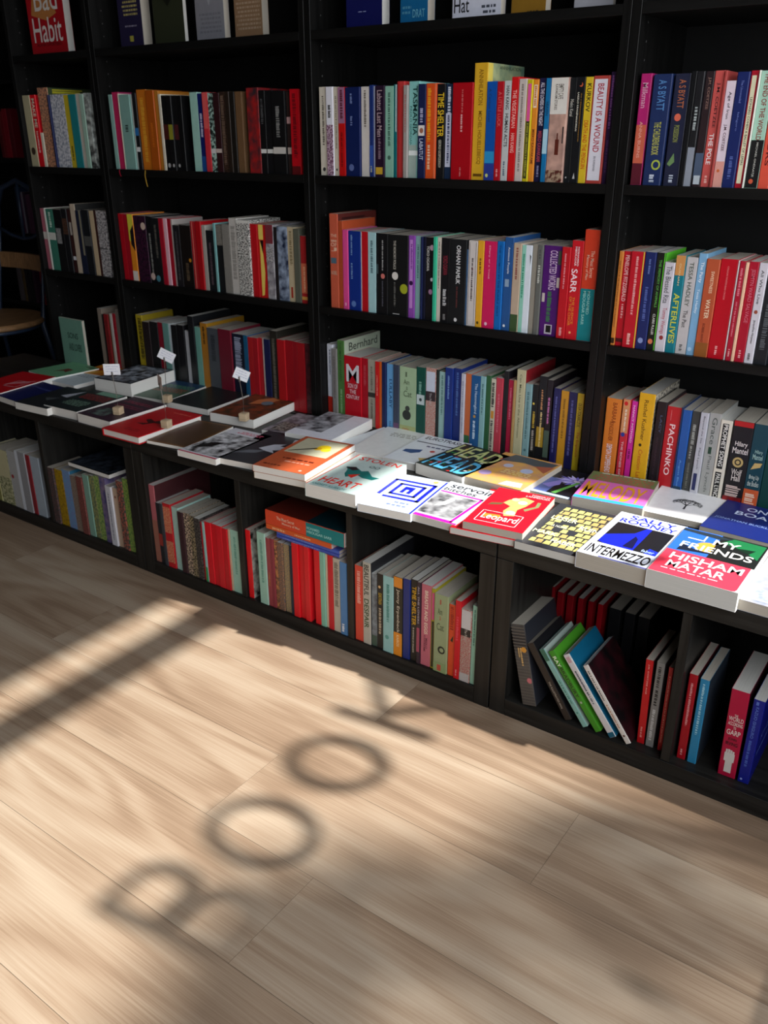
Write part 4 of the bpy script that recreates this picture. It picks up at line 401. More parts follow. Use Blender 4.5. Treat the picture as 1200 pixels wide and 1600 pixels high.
(2,0,0.6694,0.0149,1.029,0.0,0.0148,0.1966,0.1258,'15191c','black book right of the wide white and pink pictorial one,upper shelf,middle bay',{'s': [('V','Mieko Kanai',0.8,0.64,0.22,0.78,'b8b8b0'),('D',0.4,0.05,0.12,'b0b0b0')]}),
(0,0,-0.9492,0.0118,1.029,0.0,0.0359,0.2043,0.1307,'1f8086','teal book right of the mustard yellow one,upper shelf,narrow bay',{'s': []}),
(14,0,-0.0497,-0.4104,0.0406,0.0,0.0229,0.1764,0.1129,'d81424','first bright red book on the third lower cube from left',{'s': []}),
(5,0,-0.1013,0.0134,0.706,0.0,0.0236,0.193,0.1235,'c0b090','cream book right of the navy with white swirls one,middle shelf,left wide bay',{'s': [('M',0.95,0.5,0.28,0.72,'807050'),('R',0.3,0.05,0.6,0.2,'a03020')]}),
(9,0,-0.6992,0.0208,0.3935,0.0,0.0357,0.1881,0.1204,'18181a','black book right of the dark maroon one,row behind the table,left wide bay',{'s': []}),
(10,0,0.6123,0.0247,0.3935,0.0,0.0172,0.1924,0.1231,'7fa4a8','dusty teal book right of the tall cream green one,row behind the table,middle bay',{'s': [('M',0.9,0.3,0.35,0.65,'4a7074'),('D',0.5,0.15,0.2,'4a7074')]}),
(10,0,0.7427,0.0255,0.3935,0.0,0.0165,0.1905,0.1219,'c8b020','short lemon yellow book on the row behind the table,middle bay',{'s': [('V','OLGA TOKARCZUK',0.88,0.58,0.22,0.78,'504408'),('V','The Empusium',0.52,0.2,0.22,0.78,'a83c18'),('R',0,-0.001,1,0.01,'c8b020')]}),
(5,0,-0.2353,0.014,0.706,0.0,0.0251,0.194,0.1242,'b80e18','red book right of the white with black shapes one,middle shelf,left wide bay',{'s': []}),
(5,0,-0.6336,0.0125,0.706,0.0,0.0321,0.1906,0.122,'121416','black brown specked book on the middle shelf,left wide bay',{'s': [('M',0.9,0.4,0.35,0.65,'5a5650'),('D',0.3,0.08,0.3,'4a8090')]}),
(10,0,0.6855,0.0221,0.3935,0.0,0.0162,0.194,0.1241,'1c1c54','deep indigo book right of the black pink lettered one,row behind the table,middle bay',{'s': [('M',0.9,0.2,0.35,0.65,'5c60a0')]}),
(15,0,0.2798,-0.4101,0.0406,0.0,0.0158,0.1988,0.1272,'dc1a24','third red book right of the second red one,lower cube with the lying stack',{'s': []}),
(15,0,0.3258,-0.408,0.0406,0.0,0.0154,0.1978,0.1266,'84bca8','sea green book right of the fourth red one,lower cube with the lying stack',{'s': []}),
(15,0,0.3493,-0.4077,0.0406,0.0,0.0152,0.1963,0.1256,'c81c28','fifth red book right of the thin cream one,lower cube with the lying stack',{'s': []}),
(1,0,-0.2614,0.0139,1.029,0.0,0.0243,0.1948,0.1247,'6a4e34','tan brown book right of the slim charcoal one,upper shelf,left wide bay',{'s': []}),
(13,0,-0.4987,-0.405,0.0406,0.0,0.0258,0.1993,0.1276,'~9cb060,5c8048,16','lime green foliage book on the second lower cube from left',{'s': []}),
(10,0,0.6656,0.0253,0.3935,0.0,0.0148,0.2097,0.1342,'1c141c','black pink lettered book on the row behind the table,middle bay',{'s': [('M',0.8,0.5,0.35,0.7,'c878b0'),('R',0,0.1,1,0.42,'4a5c50')]}),
(9,0,-0.5745,0.0187,0.3935,0.0,0.0311,0.1929,0.1234,'0e0e12','jet black book right of the black dull one,row behind the table,left wide bay',{'s': []}),
(15,0,0.1946,-0.4081,0.0406,0.0,0.0175,0.1858,0.1189,'~3a4450,a87850,50','blue grey dotted book on the lower cube with the lying stack',{'s': []}),
(5,0,-0.4071,0.0142,0.706,0.0,0.031,0.1679,0.1075,'14181c','black slim lettered book on the middle shelf,left wide bay',{'s': [('M',0.8,0.1,0.35,0.65,'584850')]}),
(16,0,0.7344,-0.4074,0.0406,0.0,0.0122,0.1917,0.1227,'94c4b0','slim mint book on the right cube of the middle unit',{'s': [('M',0.95,0.5,0.35,0.65,'3c7060')]}),
(10,0,0.3732,0.0265,0.3935,0.0,0.019,0.1856,0.1188,'9cc0bc','pale aqua book right of the thin black one,row behind the table,middle bay',{'s': [('M',0.95,0.4,0.35,0.65,'5c8480')]}),
(0,0,-1.182,0.0127,1.029,0.0,0.0376,0.2071,0.1325,'b5ad8c','olive beige book on the upper shelf,narrow bay',{'s': [('D',0.5,0.22,0.3,'3a2a20')]}),
(4,0,-0.9604,0.0106,0.706,0.0,0.0349,0.1992,0.1275,'16181c','black grey banded book on the middle shelf,narrow bay',{'s': [('R',0,0.45,1,0.6,'50504e')]}),
(9,0,-0.5262,0.0193,0.3935,0.0,0.0249,0.2254,0.16,'14161a','tall black book on the row behind the table,left wide bay',{'s': []}),
(4,0,-1.1476,0.0119,0.706,0.0,0.0393,0.1942,0.1243,'3a7a68','green with white band book on the middle shelf,narrow bay',{'s': [('R',0,0.5,1,0.62,'d8d8d0'),('M',0.95,0.7,0.35,0.65,'c8e0d0')]}),
(13,0,-0.5487,-0.4067,0.0406,0.0,0.0264,0.1925,0.1232,'80a898','mint grey book right of the dark maroon dotted one,second lower cube from left',{'s': []}),
(22,3,0.1885,-0.408,0.2476,0.0,0.0085,0.19,0.13,'4460c0','second blue book of the lying stack under the orange one',{'s': [('M',0.85,0.4,0.35,0.65,'90a0e0')]}),
(22,3,0.1881,-0.408,0.2386,0.0,0.0085,0.19,0.13,'3c50b0','lowest blue book of the stack lying on the red ones',{'s': [('M',0.9,0.3,0.35,0.65,'90a0e0')]}),
(10,0,0.6291,0.0275,0.3935,0.0,0.0156,0.1929,0.1235,'141414','black yellow lettered book on the row behind the table,middle bay',{'s': [('M',0.66,0.45,0.28,0.72,'c8a838'),('M',0.42,0.15,0.28,0.72,'a8a098'),('D',0.3,0.76,0.18,'d8c048')]}),
(14,0,-0.0093,-0.4106,0.0406,0.0,0.0202,0.1764,0.1129,'d81626','third bright red book on the third lower cube from left',{'s': []}),
(20,0,0.837,-0.215,0.0406,0.0,0.0153,0.17,0.12,'900c18','dark red shadowed book behind the leaning books',{}),
(5,0,-0.3686,0.0147,0.706,0.0,0.0261,0.1854,0.1187,'16181a','black squared book right of the thin teal one,middle shelf,left wide bay',{'s': [('R',0,0.7,1,1,'~9a968c,16181a,90')]}),
(14,0,-0.1316,-0.4073,0.0406,0.0,0.0214,0.1794,0.1148,'~1c1618,d0b8a0,22','black with cream roses book on the third lower cube from left',{'s': []}),
(1,0,-0.7492,0.0138,1.029,0.0,0.0288,0.2055,0.1315,'c4285c','crimson pink book right of the slim pale teal one,upper shelf,left wide bay',{'fc': 'a03060','rib': 'b01838','s': []}),
(20,0,0.8597,-0.215,0.0406,0.0,0.0152,0.17,0.12,'8c0c18','deep red recessed book behind the leaning books',{}),
(10,0,0.011,0.027,0.3935,0.0,0.0195,0.2077,0.133,'d0d2dc','white and red book on the row behind the table,middle bay',{'s': [('R',0,0,1,0.3,'b02418'),('M',0.93,0.6,0.4,0.6,'404860')]}),
(14,0,-0.0909,-0.41,0.0406,0.0,0.021,0.1763,0.1129,'~16161a,5a5450,25','charcoal patterned book right of the black patterned one,third lower cube from left',{'s': []}),
(5,0,-0.0573,0.0137,0.706,0.0,0.0231,0.173,0.1107,'b02428','short red book right of the grey green one,middle shelf,left wide bay',{'s': [('R',0,0.15,1,0.6,'d87050'),('M',0.55,0.18,0.35,0.65,'f0b890'),('R',0,0.05,1,0.1,'d8a050')]}),
(13,0,-0.444,-0.4107,0.0406,0.0,0.0252,0.1828,0.117,'d4d4dc','short white book right of the indigo floral one,second lower cube from left',{'s': [('M',0.9,0.1,0.35,0.65,'9090a0')]}),
(9,0,-0.734,0.0178,0.3935,0.0,0.0332,0.1846,0.1181,'241a1c','dark maroon book on the row behind the table,left wide bay',{'s': []}),
(9,0,-0.7663,0.0207,0.3935,0.0,0.0305,0.2028,0.1298,'b09a20','tall yellow and black book on the row behind the table,left wide bay',{'fc': '8a7818','s': [('M',0.95,0.3,0.3,0.9,'3a3010')]}),
(13,0,-0.4186,-0.4059,0.0406,0.0,0.0249,0.1815,0.1162,'c0a48c','short beige book right of the short white one,second lower cube from left',{'s': [('D',0.4,0.85,0.15,'804030')]}),
(10,0,0.449,0.0252,0.3935,0.0,0.0164,0.1923,0.1231,'c8683c','salmon and green book on the row behind the table,middle bay',{'s': [('R',0,0,1,0.18,'2a6038')]}),
(9,0,-0.214,0.0187,0.3935,0.0,0.023,0.1948,0.1247,'141c48','dark navy book right of the thin cream one,row behind the table,left wide bay',{'s': [('D',0.6,0.1,0.2,'8090b0')]}),
(6,0,0.3038,0.0129,0.706,0.0,0.0161,0.1943,0.1244,'80a8a8','grey teal book right of the purple one,middle shelf,middle bay',{'s': [('M',0.9,0.5,0.35,0.65,'40706c')]}),
(7,0,1.0499,0.0112,0.706,0.0,0.0115,0.1927,0.1233,'a8102c','crimson book right of the thin white one,middle shelf,right bay',{'s': [('M',0.93,0.65,0.28,0.72,'d87080'),('M',0.6,0.25,0.35,0.65,'d06a78'),('M',0.12,0.04,0.35,0.65,'e0a0a0')]}),
(1,0,-0.1781,0.0119,1.029,0.0,0.0206,0.1955,0.1251,'0d0d0f','black with grey lettering book on the upper shelf,left wide bay',{'s': [('M',0.9,0.6,0.28,0.72,'4a4a4c'),('R',0,0.25,1,0.3,'dcdcd8')]}),
(13,0,-0.5756,-0.4108,0.0406,0.0,0.0267,0.1819,0.1164,'~2a1014,a86058,60','dark maroon dotted book on the second lower cube from left',{'s': []}),
(1,0,-0.3392,0.0099,1.029,0.0,0.0228,0.1939,0.1241,'2e1216','dark wine book on the upper shelf,left wide bay',{'s': [('R',0,0.25,1,0.3,'c8b8b0')]}),
(14,0,-0.153,-0.4101,0.0406,0.0,0.0206,0.1786,0.1143,'3c242a','dark brown book right of the pale mint one,third lower cube from left',{'s': []}),
(10,0,0.1301,0.0276,0.3935,0.0,0.0195,0.1855,0.1187,'ac1022','deep red book on the row behind the table,middle bay',{'s': [('M',0.9,0.6,0.28,0.72,'c04850')]}),
(10,0,0.5659,0.0255,0.3935,0.0,0.0148,0.1943,0.1243,'a8183c','crimson book right of the black dusty one,row behind the table,middle bay',{'s': [('M',0.9,0.5,0.35,0.65,'d06880')]}),
(15,0,0.0873,-0.4057,0.0406,0.0,0.0163,0.1899,0.1215,'e00818','bright red book on the lower cube with the lying stack',{'fc': '~c0c0b8,202020,10','s': []}),
(5,0,-0.0791,0.01,0.706,0.0,0.0199,0.1896,0.1213,'5a5c50','grey green book right of the cream one,middle shelf,left wide bay',{'s': []}),
(3,0,0.9098,0.012,1.029,0.0,0.0108,0.1989,0.1273,'0a0c10','slim black book right of the navy orange lettered one,upper shelf,right bay',{'s': []}),
(20,0,0.8155,-0.215,0.0406,0.0,0.0136,0.1777,0.12,'8c0c18','dark red half hidden book behind the leaning books',{}),
(10,0,0.5515,0.0265,0.3935,0.0,0.0132,0.2136,0.1367,'1a1a1e','black dusty book right of the rose red one,row behind the table,middle bay',{'s': []}),
(6,0,0.6244,0.0104,0.706,0.0,0.0129,0.1947,0.1246,'60625e','mid grey book right of the grey yellow one,middle shelf,middle bay',{'s': [('M',0.95,0.85,0.35,0.65,'404040'),('M',0.78,0.58,0.28,0.72,'c0c4bc')]}),
(13,0,-0.5236,-0.4051,0.0406,0.0,0.0231,0.1957,0.1253,'~5c6c54,98965c,14','olive book right of the mint grey one,second lower cube from left',{'s': []}),
(6,0,0.083,0.0115,0.706,0.0,0.0171,0.1968,0.126,'dc4a90','bright pink book right of the thin rust one,middle shelf,middle bay',{'s': [('M',0.08,0.04,0.35,0.65,'f0c0d8')]}),
(10,0,0.2336,0.0238,0.3935,0.0,0.0182,0.184,0.1177,'3c4458','slate book right of the light blue one,row behind the table,middle bay',{'s': [('R',0,0,1,0.15,'6a4a6c')]}),
(6,0,0.6111,0.0125,0.706,0.0,0.0128,0.195,0.1248,'908c80','grey yellow book right of the white and mint one,middle shelf,middle bay',{'s': []}),
(2,0,0.5751,0.0099,1.029,0.0,0.0126,0.1959,0.1254,'c8b818','yellow with a pink strip book on the upper shelf,middle bay',{'s': [('R',0.15,0.6,0.85,0.96,'e0559a'),('R',0.15,0.03,0.85,0.6,'3a3a22'),('M',0.58,0.05,0.35,0.65,'a8a830')]}),
(13,0,-0.7117,-0.4106,0.0406,0.0,0.0282,0.1799,0.1152,'~3a3c3c,6a4a4a,18','dark grey floral book on the second lower cube from left',{'s': []}),
(2,0,0.7533,0.0126,1.029,0.0,0.011,0.2037,0.1304,'26123a','dark violet book right of the white with a red border one,upper shelf,middle bay',{'s': [('M',0.97,0.5,0.28,0.72,'7a4a8a'),('M',0.4,0.1,0.28,0.72,'4a2a5a')]}),
(1,0,-0.3168,0.0108,1.029,0.0,0.0213,0.1958,0.1253,'~1a100c,4a3428,30','dark brown lettered book on the upper shelf,left wide bay',{'s': [('M',0.95,0.1,0.2,0.8,'6a5648')]}),
(10,0,0.4905,0.0238,0.3935,0.0,0.0147,0.1925,0.1232,'88b4b8','pale teal book on the row behind the table,middle bay',{'s': [('M',0.9,0.5,0.35,0.65,'406c70')]}),
(5,0,-0.6632,0.0147,0.706,0.0,0.0264,0.1936,0.1239,'101014','black white lettered book on the middle shelf,left wide bay',{'s': [('M',0.75,0.15,0.35,0.65,'8a8a86'),('D',0.4,0.1,0.4,'c8b0a8')]}),
(9,0,-0.6419,0.0193,0.3935,0.0,0.0275,0.1909,0.1222,'6a9890','grey teal book right of the crimson one,row behind the table,left wide bay',{'s': []}),
(2,0,0.6171,0.01,1.029,0.0,0.0118,0.1969,0.126,'1070a8','sea blue book right of the dark navy one,upper shelf,middle bay',{'s': [('V','HEAVEN',0.78,0.65,0.22,0.78,'103a60'),('R',0,0.28,1,0.52,'a8d0e0')]}),
(11,0,0.8658,0.0325,0.3935,0.0,0.0126,0.1917,0.1227,'d0289c','magenta book on the row behind the table,right bay',{'s': [('V','NANCY MITFORD',0.95,0.5,0.3,0.7,'f0c8e8'),('M',0.42,0.3,0.28,0.72,'701050')]}),
(5,0,-0.5443,0.0129,0.706,0.0,0.0273,0.1747,0.1118,'1c1a1e','charcoal book right of the thin grey one,middle shelf,left wide bay',{'s': [('M',0.9,0.1,0.35,0.65,'4a484c')]}),
(14,0,-0.0288,-0.4087,0.0406,0.0,0.018,0.1759,0.1126,'d01020','second bright red book on the third lower cube from left',{'s': []}),
(14,0,0.01,-0.4107,0.0406,0.0,0.0177,0.1745,0.1117,'c81020','fourth bright red book on the third lower cube from left',{'s': []}),
(14,0,-0.1111,-0.4085,0.0406,0.0,0.0188,0.1778,0.1138,'~1a1a18,a89878,25','black patterned book right of the black with cream roses one,third lower cube from left',{'s': []}),
(9,0,-0.5011,0.0228,0.3935,0.0,0.0246,0.1949,0.1248,'6fa698','sage mint book right of the tall black one,row behind the table,left wide bay',{'s': []}),
(4,0,-0.9936,0.011,0.706,0.0,0.0307,0.1959,0.1254,'1a2036','dark navy book right of the tall beige one,middle shelf,narrow bay',{'s': [('R',0.6,0.3,0.9,1,'8a8470')]}),
(6,0,0.0668,0.013,0.706,0.0,0.0145,0.2173,0.1391,'b04a28','thin rust book right of the tall terracotta one,middle shelf,middle bay',{'s': []}),
(1,0,-0.544,0.0131,1.029,0.0,0.0236,0.1924,0.1231,'0d0d0f','black with a brown block book on the upper shelf,left wide bay',{'s': [('R',0,0.42,1,0.62,'4a1c18'),('D',0.5,0.07,0.25,'b0b0b0')]}),
(2,0,0.5876,0.0131,1.029,0.0,0.0117,0.1957,0.1252,'e08a28','orange and cream book on the upper shelf,middle bay',{'s': [('R',0.1,0.73,0.9,0.95,'e8d0b8'),('M',0.94,0.75,0.28,0.72,'c87838'),('V','MIEKO KAWAKAMI',0.52,0.18,0.22,0.78,'6a2c10')]}),
(1,0,-0.3823,0.0108,1.029,0.0,0.0207,0.1962,0.1256,'c8303a','salmon red book right of the royal blue one,upper shelf,left wide bay',{'s': [('R',0.1,0.55,0.9,1,'d85a58')]}),
(10,0,0.0297,0.0221,0.3935,0.0,0.0172,0.1989,0.1273,'84807e','mid grey book right of the white and red one,row behind the table,middle bay',{'s': [('M',0.9,0.3,0.35,0.65,'605c5a')]}),
(1,0,-0.3613,0.0112,1.029,0.0,0.0205,0.1946,0.1246,'~1c2a26,a8c8be,16','dark green with mint streaks book on the upper shelf,left wide bay',{'s': [('R',0,0.24,1,0.3,'d0d0d0')]}),
(10,0,0.505,0.0252,0.3935,0.0,0.0135,0.196,0.1255,'2c5c38','leaf green book right of the pale teal one,row behind the table,middle bay',{'s': []}),
(5,0,-0.4724,0.014,0.706,0.0,0.023,0.1888,0.1208,'b42028','lighter red book right of the dark brown wide one,middle shelf,left wide bay',{'s': [('R',0.3,0,0.4,1,'e09080')]}),
(9,0,-0.6032,0.0184,0.3935,0.0,0.0257,0.1896,0.1213,'121416','black dull book right of the thin white one,row behind the table,left wide bay',{'s': []}),
(16,0,0.6318,-0.4071,0.0406,0.0,0.0096,0.1992,0.1275,'a89c20','yellow with a pink panel book on the right cube of the middle unit',{'s': [('R',0.2,0.62,0.85,0.95,'d84c88'),('R',0.2,0.02,0.85,0.6,'303020')]}),
(5,0,-0.744,0.0119,0.706,0.0,0.0251,0.1965,0.1258,'e08820','yellow and orange book on the middle shelf,left wide bay',{'s': [('R',0,0.6,1,1,'d8d040'),('R',0,0,1,0.15,'dcd4cc'),('P',[(1,0.45),(0.3,0.55),(0.3,0.75),(1,0.85)],'140c14')]}),
(10,0,0.5189,0.0248,0.3935,0.0,0.0134,0.1904,0.1218,'c8c4b0','cream black lettered book on the row behind the table,middle bay',{'s': [('M',0.95,0.62,0.2,0.8,'282828'),('R',0.2,0.48,0.85,0.58,'c88830'),('M',0.45,0.05,0.2,0.8,'484848')]}),
(1,0,-0.4033,0.0144,1.029,0.0,0.0204,0.1938,0.124,'101e66','royal blue book right of the pale mint one,upper shelf,left wide bay',{'s': [('M',0.75,0.45,0.28,0.72,'c8c8e0'),('R',0,0,1,0.2,'1a4a90')]}),
(5,0,-0.4497,0.0111,0.706,0.0,0.0217,0.1902,0.1217,'a80a14','deep red book right of the lighter red one,middle shelf,left wide bay',{'s': []}),
(14,0,-0.2414,-0.4067,0.0406,0.0,0.0185,0.181,0.1158,'24262c','black with a red mark book on the third lower cube from left',{'s': [('R',0,0.3,1,0.5,'a03830')]}),
(1,0,-0.0903,0.0149,1.029,0.0,0.0169,0.1905,0.1219,'2a1c1a','dark brown pink labelled book on the upper shelf,left wide bay',{'s': [('R',0,0.25,1,0.33,'b8a8a0'),('R',0,0.62,1,0.7,'b89090')]}),
(2,0,0.0627,0.0112,1.029,0.0,0.0147,0.1963,0.1256,'cfc6b4','slim beige book right of the white and plum one,upper shelf,middle bay',{'s': [('M',0.9,0.3,0.35,0.65,'807868'),('D',0.5,0.07,0.2,'202020')]}),
(20,0,0.9283,-0.215,0.0406,0.0,0.0117,0.17,0.12,'a00c1a','red rearmost right book behind the leaning books',{}),
(9,0,-0.2594,0.0189,0.3935,0.0,0.0197,0.1928,0.1234,'a81420','second bright red book on the row behind the table,left wide bay',{'s': []}),
(15,0,0.1564,-0.4084,0.0406,0.0,0.0134,0.1873,0.1199,'9a4048','rose brown book right of the mint one,lower cube with the lying stack',{'s': [('M',0.5,0.3,0.35,0.65,'b08040')]}),
(20,0,0.8835,-0.215,0.0406,0.0,0.0118,0.17,0.12,'940c1a','deep red narrow book behind the leaning books',{}),
(9,0,-0.2796,0.0195,0.3935,0.0,0.0199,0.192,0.1229,'b01820','first bright red book on the row behind the table,left wide bay',{'s': []}),
(20,0,0.9067,-0.215,0.0406,0.0,0.0117,0.17,0.12,'900a18','maroon red recessed book behind the leaning books',{}),
(16,0,0.5961,-0.4099,0.0406,0.0,0.0089,0.2046,0.131,'342430','thin plum grey book on the right cube of the middle unit',{'s': [('V','ALL THE LOVERS',0.95,0.5,0.22,0.78,'b0a8b8'),('R',0,0.15,1,0.45,'a84860')]}),
(9,0,-0.6685,0.0223,0.3935,0.0,0.0249,0.1893,0.1212,'8c1428','crimson book right of the black one,row behind the table,left wide bay',{'s': []}),
(0,0,-1.1489,0.0138,1.029,0.0,0.0279,0.2078,0.133,'d8101e','bright red book right of the olive beige one,upper shelf,narrow bay',{'s': [('V','MAKE ME',0.95,0.55,0.22,0.78,'f0e8d0'),('M',0.5,0.2,0.35,0.65,'f0d0c8')]}),
(0,0,-0.9804,0.0144,1.029,0.0,0.0257,0.204,0.1306,'c9b428','mustard yellow book right of the white and grey figured one,upper shelf,narrow bay',{'s': [('M',0.3,0.1,0.35,0.65,'40381a')]}),
(4,0,-1.0217,0.012,0.706,0.0,0.0248,0.214,0.16,'c0b09c','tall beige book right of the maroon white tipped one,middle shelf,narrow bay',{'fc': '303030','s': []}),
(9,0,-0.1076,0.0197,0.3935,0.0,0.016,0.2009,0.1286,'9a0e1c','sixth red book right of the fifth red one,row behind the table,left wide bay',{'s': []}),
(6,0,0.3641,0.0118,0.706,0.0,0.0117,0.1951,0.1248,'d0c8bc','ivory book right of the bright turquoise one,middle shelf,middle bay',{'s': [('M',0.95,0.4,0.35,0.65,'706a60')]}),
(4,0,-1.0702,0.0113,0.706,0.0,0.0269,0.1982,0.1269,'141418','black white spotted book on the middle shelf,narrow bay',{'s': [('R',0,0.6,1,0.85,'~604030,101010,30')]}),
(2,0,0.2652,0.0092,1.029,0.0,0.0117,0.1942,0.1243,'a09a96','grey book right of the brick red one,upper shelf,middle bay',{'s': [('M',0.9,0.5,0.35,0.65,'b06060')]}),
(0,0,-0.8809,0.0107,1.029,0.0,0.0223,0.2067,0.1323,'~c8d0cc,303030,12','white with black marks book on the upper shelf,narrow bay',{'s': []}),
(1,0,-0.4853,0.0131,1.029,0.0,0.0191,0.191,0.1223,'08080a','plain black book on the upper shelf,left wide bay',{'s': []}),
(7,0,0.8074,0.0115,0.706,0.0,0.009,0.1943,0.1243,'c87c34','thin orange book on the middle shelf,right bay',{'s': [('R',0,0.02,1,0.08,'302010'),('M',0.9,0.2,0.35,0.65,'8a5020')]}),
(5,0,-0.7682,0.0132,0.706,0.0,0.0224,0.195,0.1248,'a60c20','second red book right of the first red one,middle shelf,left wide bay',{'s': []}),
(1,0,-0.2821,0.011,1.029,0.0,0.0162,0.1942,0.1243,'181410','slim charcoal book right of the dark umber one,upper shelf,left wide bay',{'s': []}),
(9,0,-0.2406,0.0229,0.3935,0.0,0.017,0.1944,0.1244,'bc2028','third bright red book on the row behind the table,left wide bay',{'s': []}),
(9,0,-0.2986,0.02,0.3935,0.0,0.0175,0.1951,0.1249,'1a5a80','ocean blue book on the row behind the table,left wide bay',{'s': []}),
(15,0,0.1692,-0.4091,0.0406,0.0,0.0114,0.1894,0.1212,'8a3440','maroon book right of the rose brown one,lower cube with the lying stack',{'s': []}),
(10,0,0.1731,0.0235,0.3935,0.0,0.014,0.1839,0.1177,'d01c1c','scarlet book right of the beige with dark band one,row behind the table,middle bay',{'s': [('M',0.8,0.5,0.35,0.65,'f09080')]}),
(2,0,0.1657,0.0135,1.029,0.0,0.0116,0.1975,0.1264,'1a3070','blue book right of the pale grey one,upper shelf,middle bay',{'s': [('R',0,0.05,1,0.35,'3050a0'),('M',0.12,0.05,0.35,0.65,'c8c080')]}),
(10,0,0.4347,0.0238,0.3935,0.0,0.0115,0.1905,0.1219,'c4c4d0','slim white book right of the dark royal blue one,row behind the table,middle bay',{'s': [('M',0.9,0.2,0.35,0.65,'8888a0')]}),
(5,0,-0.6074,0.0123,0.706,0.0,0.0195,0.191,0.1222,'a81028','third crimson book right of the black brown specked one,middle shelf,left wide bay',{'s': []}),
(1,0,-0.5228,0.0102,1.029,0.0,0.0181,0.1918,0.1228,'0d0d0f','black with a lime block book on the upper shelf,left wide bay',{'s': [('R',0,0.42,1,0.62,'8a8a28'),('D',0.5,0.07,0.25,'b0b0b0')]}),
(1,0,-0.5043,0.0146,1.029,0.0,0.018,0.1915,0.1226,'0d0d0f','black with a maroon block book on the upper shelf,left wide bay',{'s': [('R',0,0.42,1,0.62,'4a1c20'),('D',0.5,0.07,0.25,'b0b0b0')]}),
(5,0,-0.7903,0.0136,0.706,0.0,0.021,0.1958,0.1253,'b0081c','first red book on the middle shelf,left wide bay',{'s': []}),
(1,0,-0.2982,0.009,1.029,0.0,0.0152,0.1958,0.1253,'241a12','dark umber book right of the dark brown lettered one,upper shelf,left wide bay',{'s': []}),
(4,0,-0.9314,0.0142,0.706,0.0,0.0223,0.1976,0.1265,'c4ae8e','light tan book right of the black grey banded one,middle shelf,narrow bay',{'s': []}),
(8,0,-0.9668,0.0228,0.3935,0.0,0.0229,0.2016,0.129,'8a7e72','beige grey book on the shelf at the far left of the table',{'s': []}),
(10,0,0.1941,0.0229,0.3935,0.0,0.0128,0.1852,0.1185,'182450','navy book right of the thin orange one,row behind the table,middle bay',{'s': []}),
(12,0,-0.8273,-0.4075,0.0406,0.0,0.0196,0.1945,0.1245,'8c1c28','dark red book right of the mid grey one,far left cube',{'s': []}),
(15,0,0.2297,-0.4088,0.0406,0.0,0.01,0.1875,0.12,'14283c','thin navy black book on the lower cube with the lying stack',{'s': []}),
(15,0,0.1803,-0.4074,0.0406,0.0,0.0102,0.1884,0.1206,'~6a4838,c08050,16','thin tan patterned book on the lower cube with the lying stack',{'s': []}),
(6,0,0.3531,0.0093,0.706,0.0,0.0096,0.1961,0.1255,'38b890','bright turquoise book right of the black with pink petals one,middle shelf,middle bay',{'s': []}),
(9,0,-0.5488,0.0228,0.3935,0.0,0.0194,0.1776,0.1136,'b8b8bc','short slim white book on the row behind the table,left wide bay',{'s': []}),
(1,0,-0.5749,0.0148,1.029,0.0,0.0158,0.2043,0.1308,'b87828','amber book right of the burnt orange one,upper shelf,left wide bay',{'s': []}),
(0,0,-0.9211,0.0123,1.029,0.0,0.0194,0.2055,0.1315,'c8c2b8','pale stone book right of the teal one,upper shelf,narrow bay',{'s': []}),
(4,0,-1.0454,0.0148,0.706,0.0,0.0218,0.1968,0.126,'3a1c1c','maroon white tipped book on the middle shelf,narrow bay',{'s': [('R',0.1,0.2,0.9,0.26,'dcdce0'),('R',0.2,0.6,0.7,0.8,'b0a8a0')]}),
(1,0,-0.6661,0.0103,1.029,0.0,0.0165,0.2016,0.129,'16161a','black with a blue spot book on the upper shelf,left wide bay',{'s': [('R',0,0.45,1,0.55,'2a70b0'),('R',0,0.24,1,0.3,'e0e0e0')]}),
(0,0,-0.9018,0.0091,1.029,0.0,0.0186,0.2038,0.1305,'9fc0b0','pale mint book right of the pale stone one,upper shelf,narrow bay',{'s': []}),
(4,0,-1.1892,0.0149,0.706,0.0,0.0231,0.1939,0.1241,'b86878','dusty pink book on the middle shelf,narrow bay',{'s': [('R',0,0.5,1,0.62,'d8d0c8')]}),
(1,0,-0.7726,0.0136,1.029,0.0,0.0173,0.1998,0.1279,'8fb8b0','slim pale teal book on the upper shelf,left wide bay',{'s': []}),
(14,0,-0.2257,-0.4102,0.0406,0.0,0.0123,0.1843,0.1179,'3a3e46','slate grey book on the third lower cube from left',{'s': []}),
(8,0,-0.9329,0.0191,0.3935,0.0,0.021,0.1869,0.1196,'8c1a20','dark red book on the shelf at the far left of the table',{'s': [('M',0.9,0.1,0.35,0.65,'5a1010')]}),
(5,0,-0.5893,0.013,0.706,0.0,0.016,0.1912,0.1224,'e0b0bc','pale pink stripe book on the middle shelf,left wide bay',{'s': []}),
(5,0,-0.4307,0.0141,0.706,0.0,0.0154,0.1805,0.1155,'a8a49c','grey cream book right of the deep red one,middle shelf,left wide bay',{'s': []}),
(2,0,0.2344,0.0135,1.029,0.0,0.0088,0.1968,0.126,'0c6a70','thin teal edged white book on the upper shelf,middle bay',{'s': [('R',0.6,0.5,1,1,'c8d8d4')]}),
(5,0,-0.5731,0.0139,0.706,0.0,0.0156,0.1914,0.1225,'a00c24','fourth crimson book right of the pale pink stripe one,middle shelf,left wide bay',{'s': []}),
(15,0,0.3376,-0.4055,0.0406,0.0,0.0074,0.1953,0.125,'d8c8b0','thin cream book right of the sea green one,lower cube with the lying stack',{'s': []}),
(12,0,-0.8829,-0.409,0.0406,0.0,0.0166,0.1958,0.1253,'dde1ea','thin white book right of the light grey one,far left cube',{'s': []}),
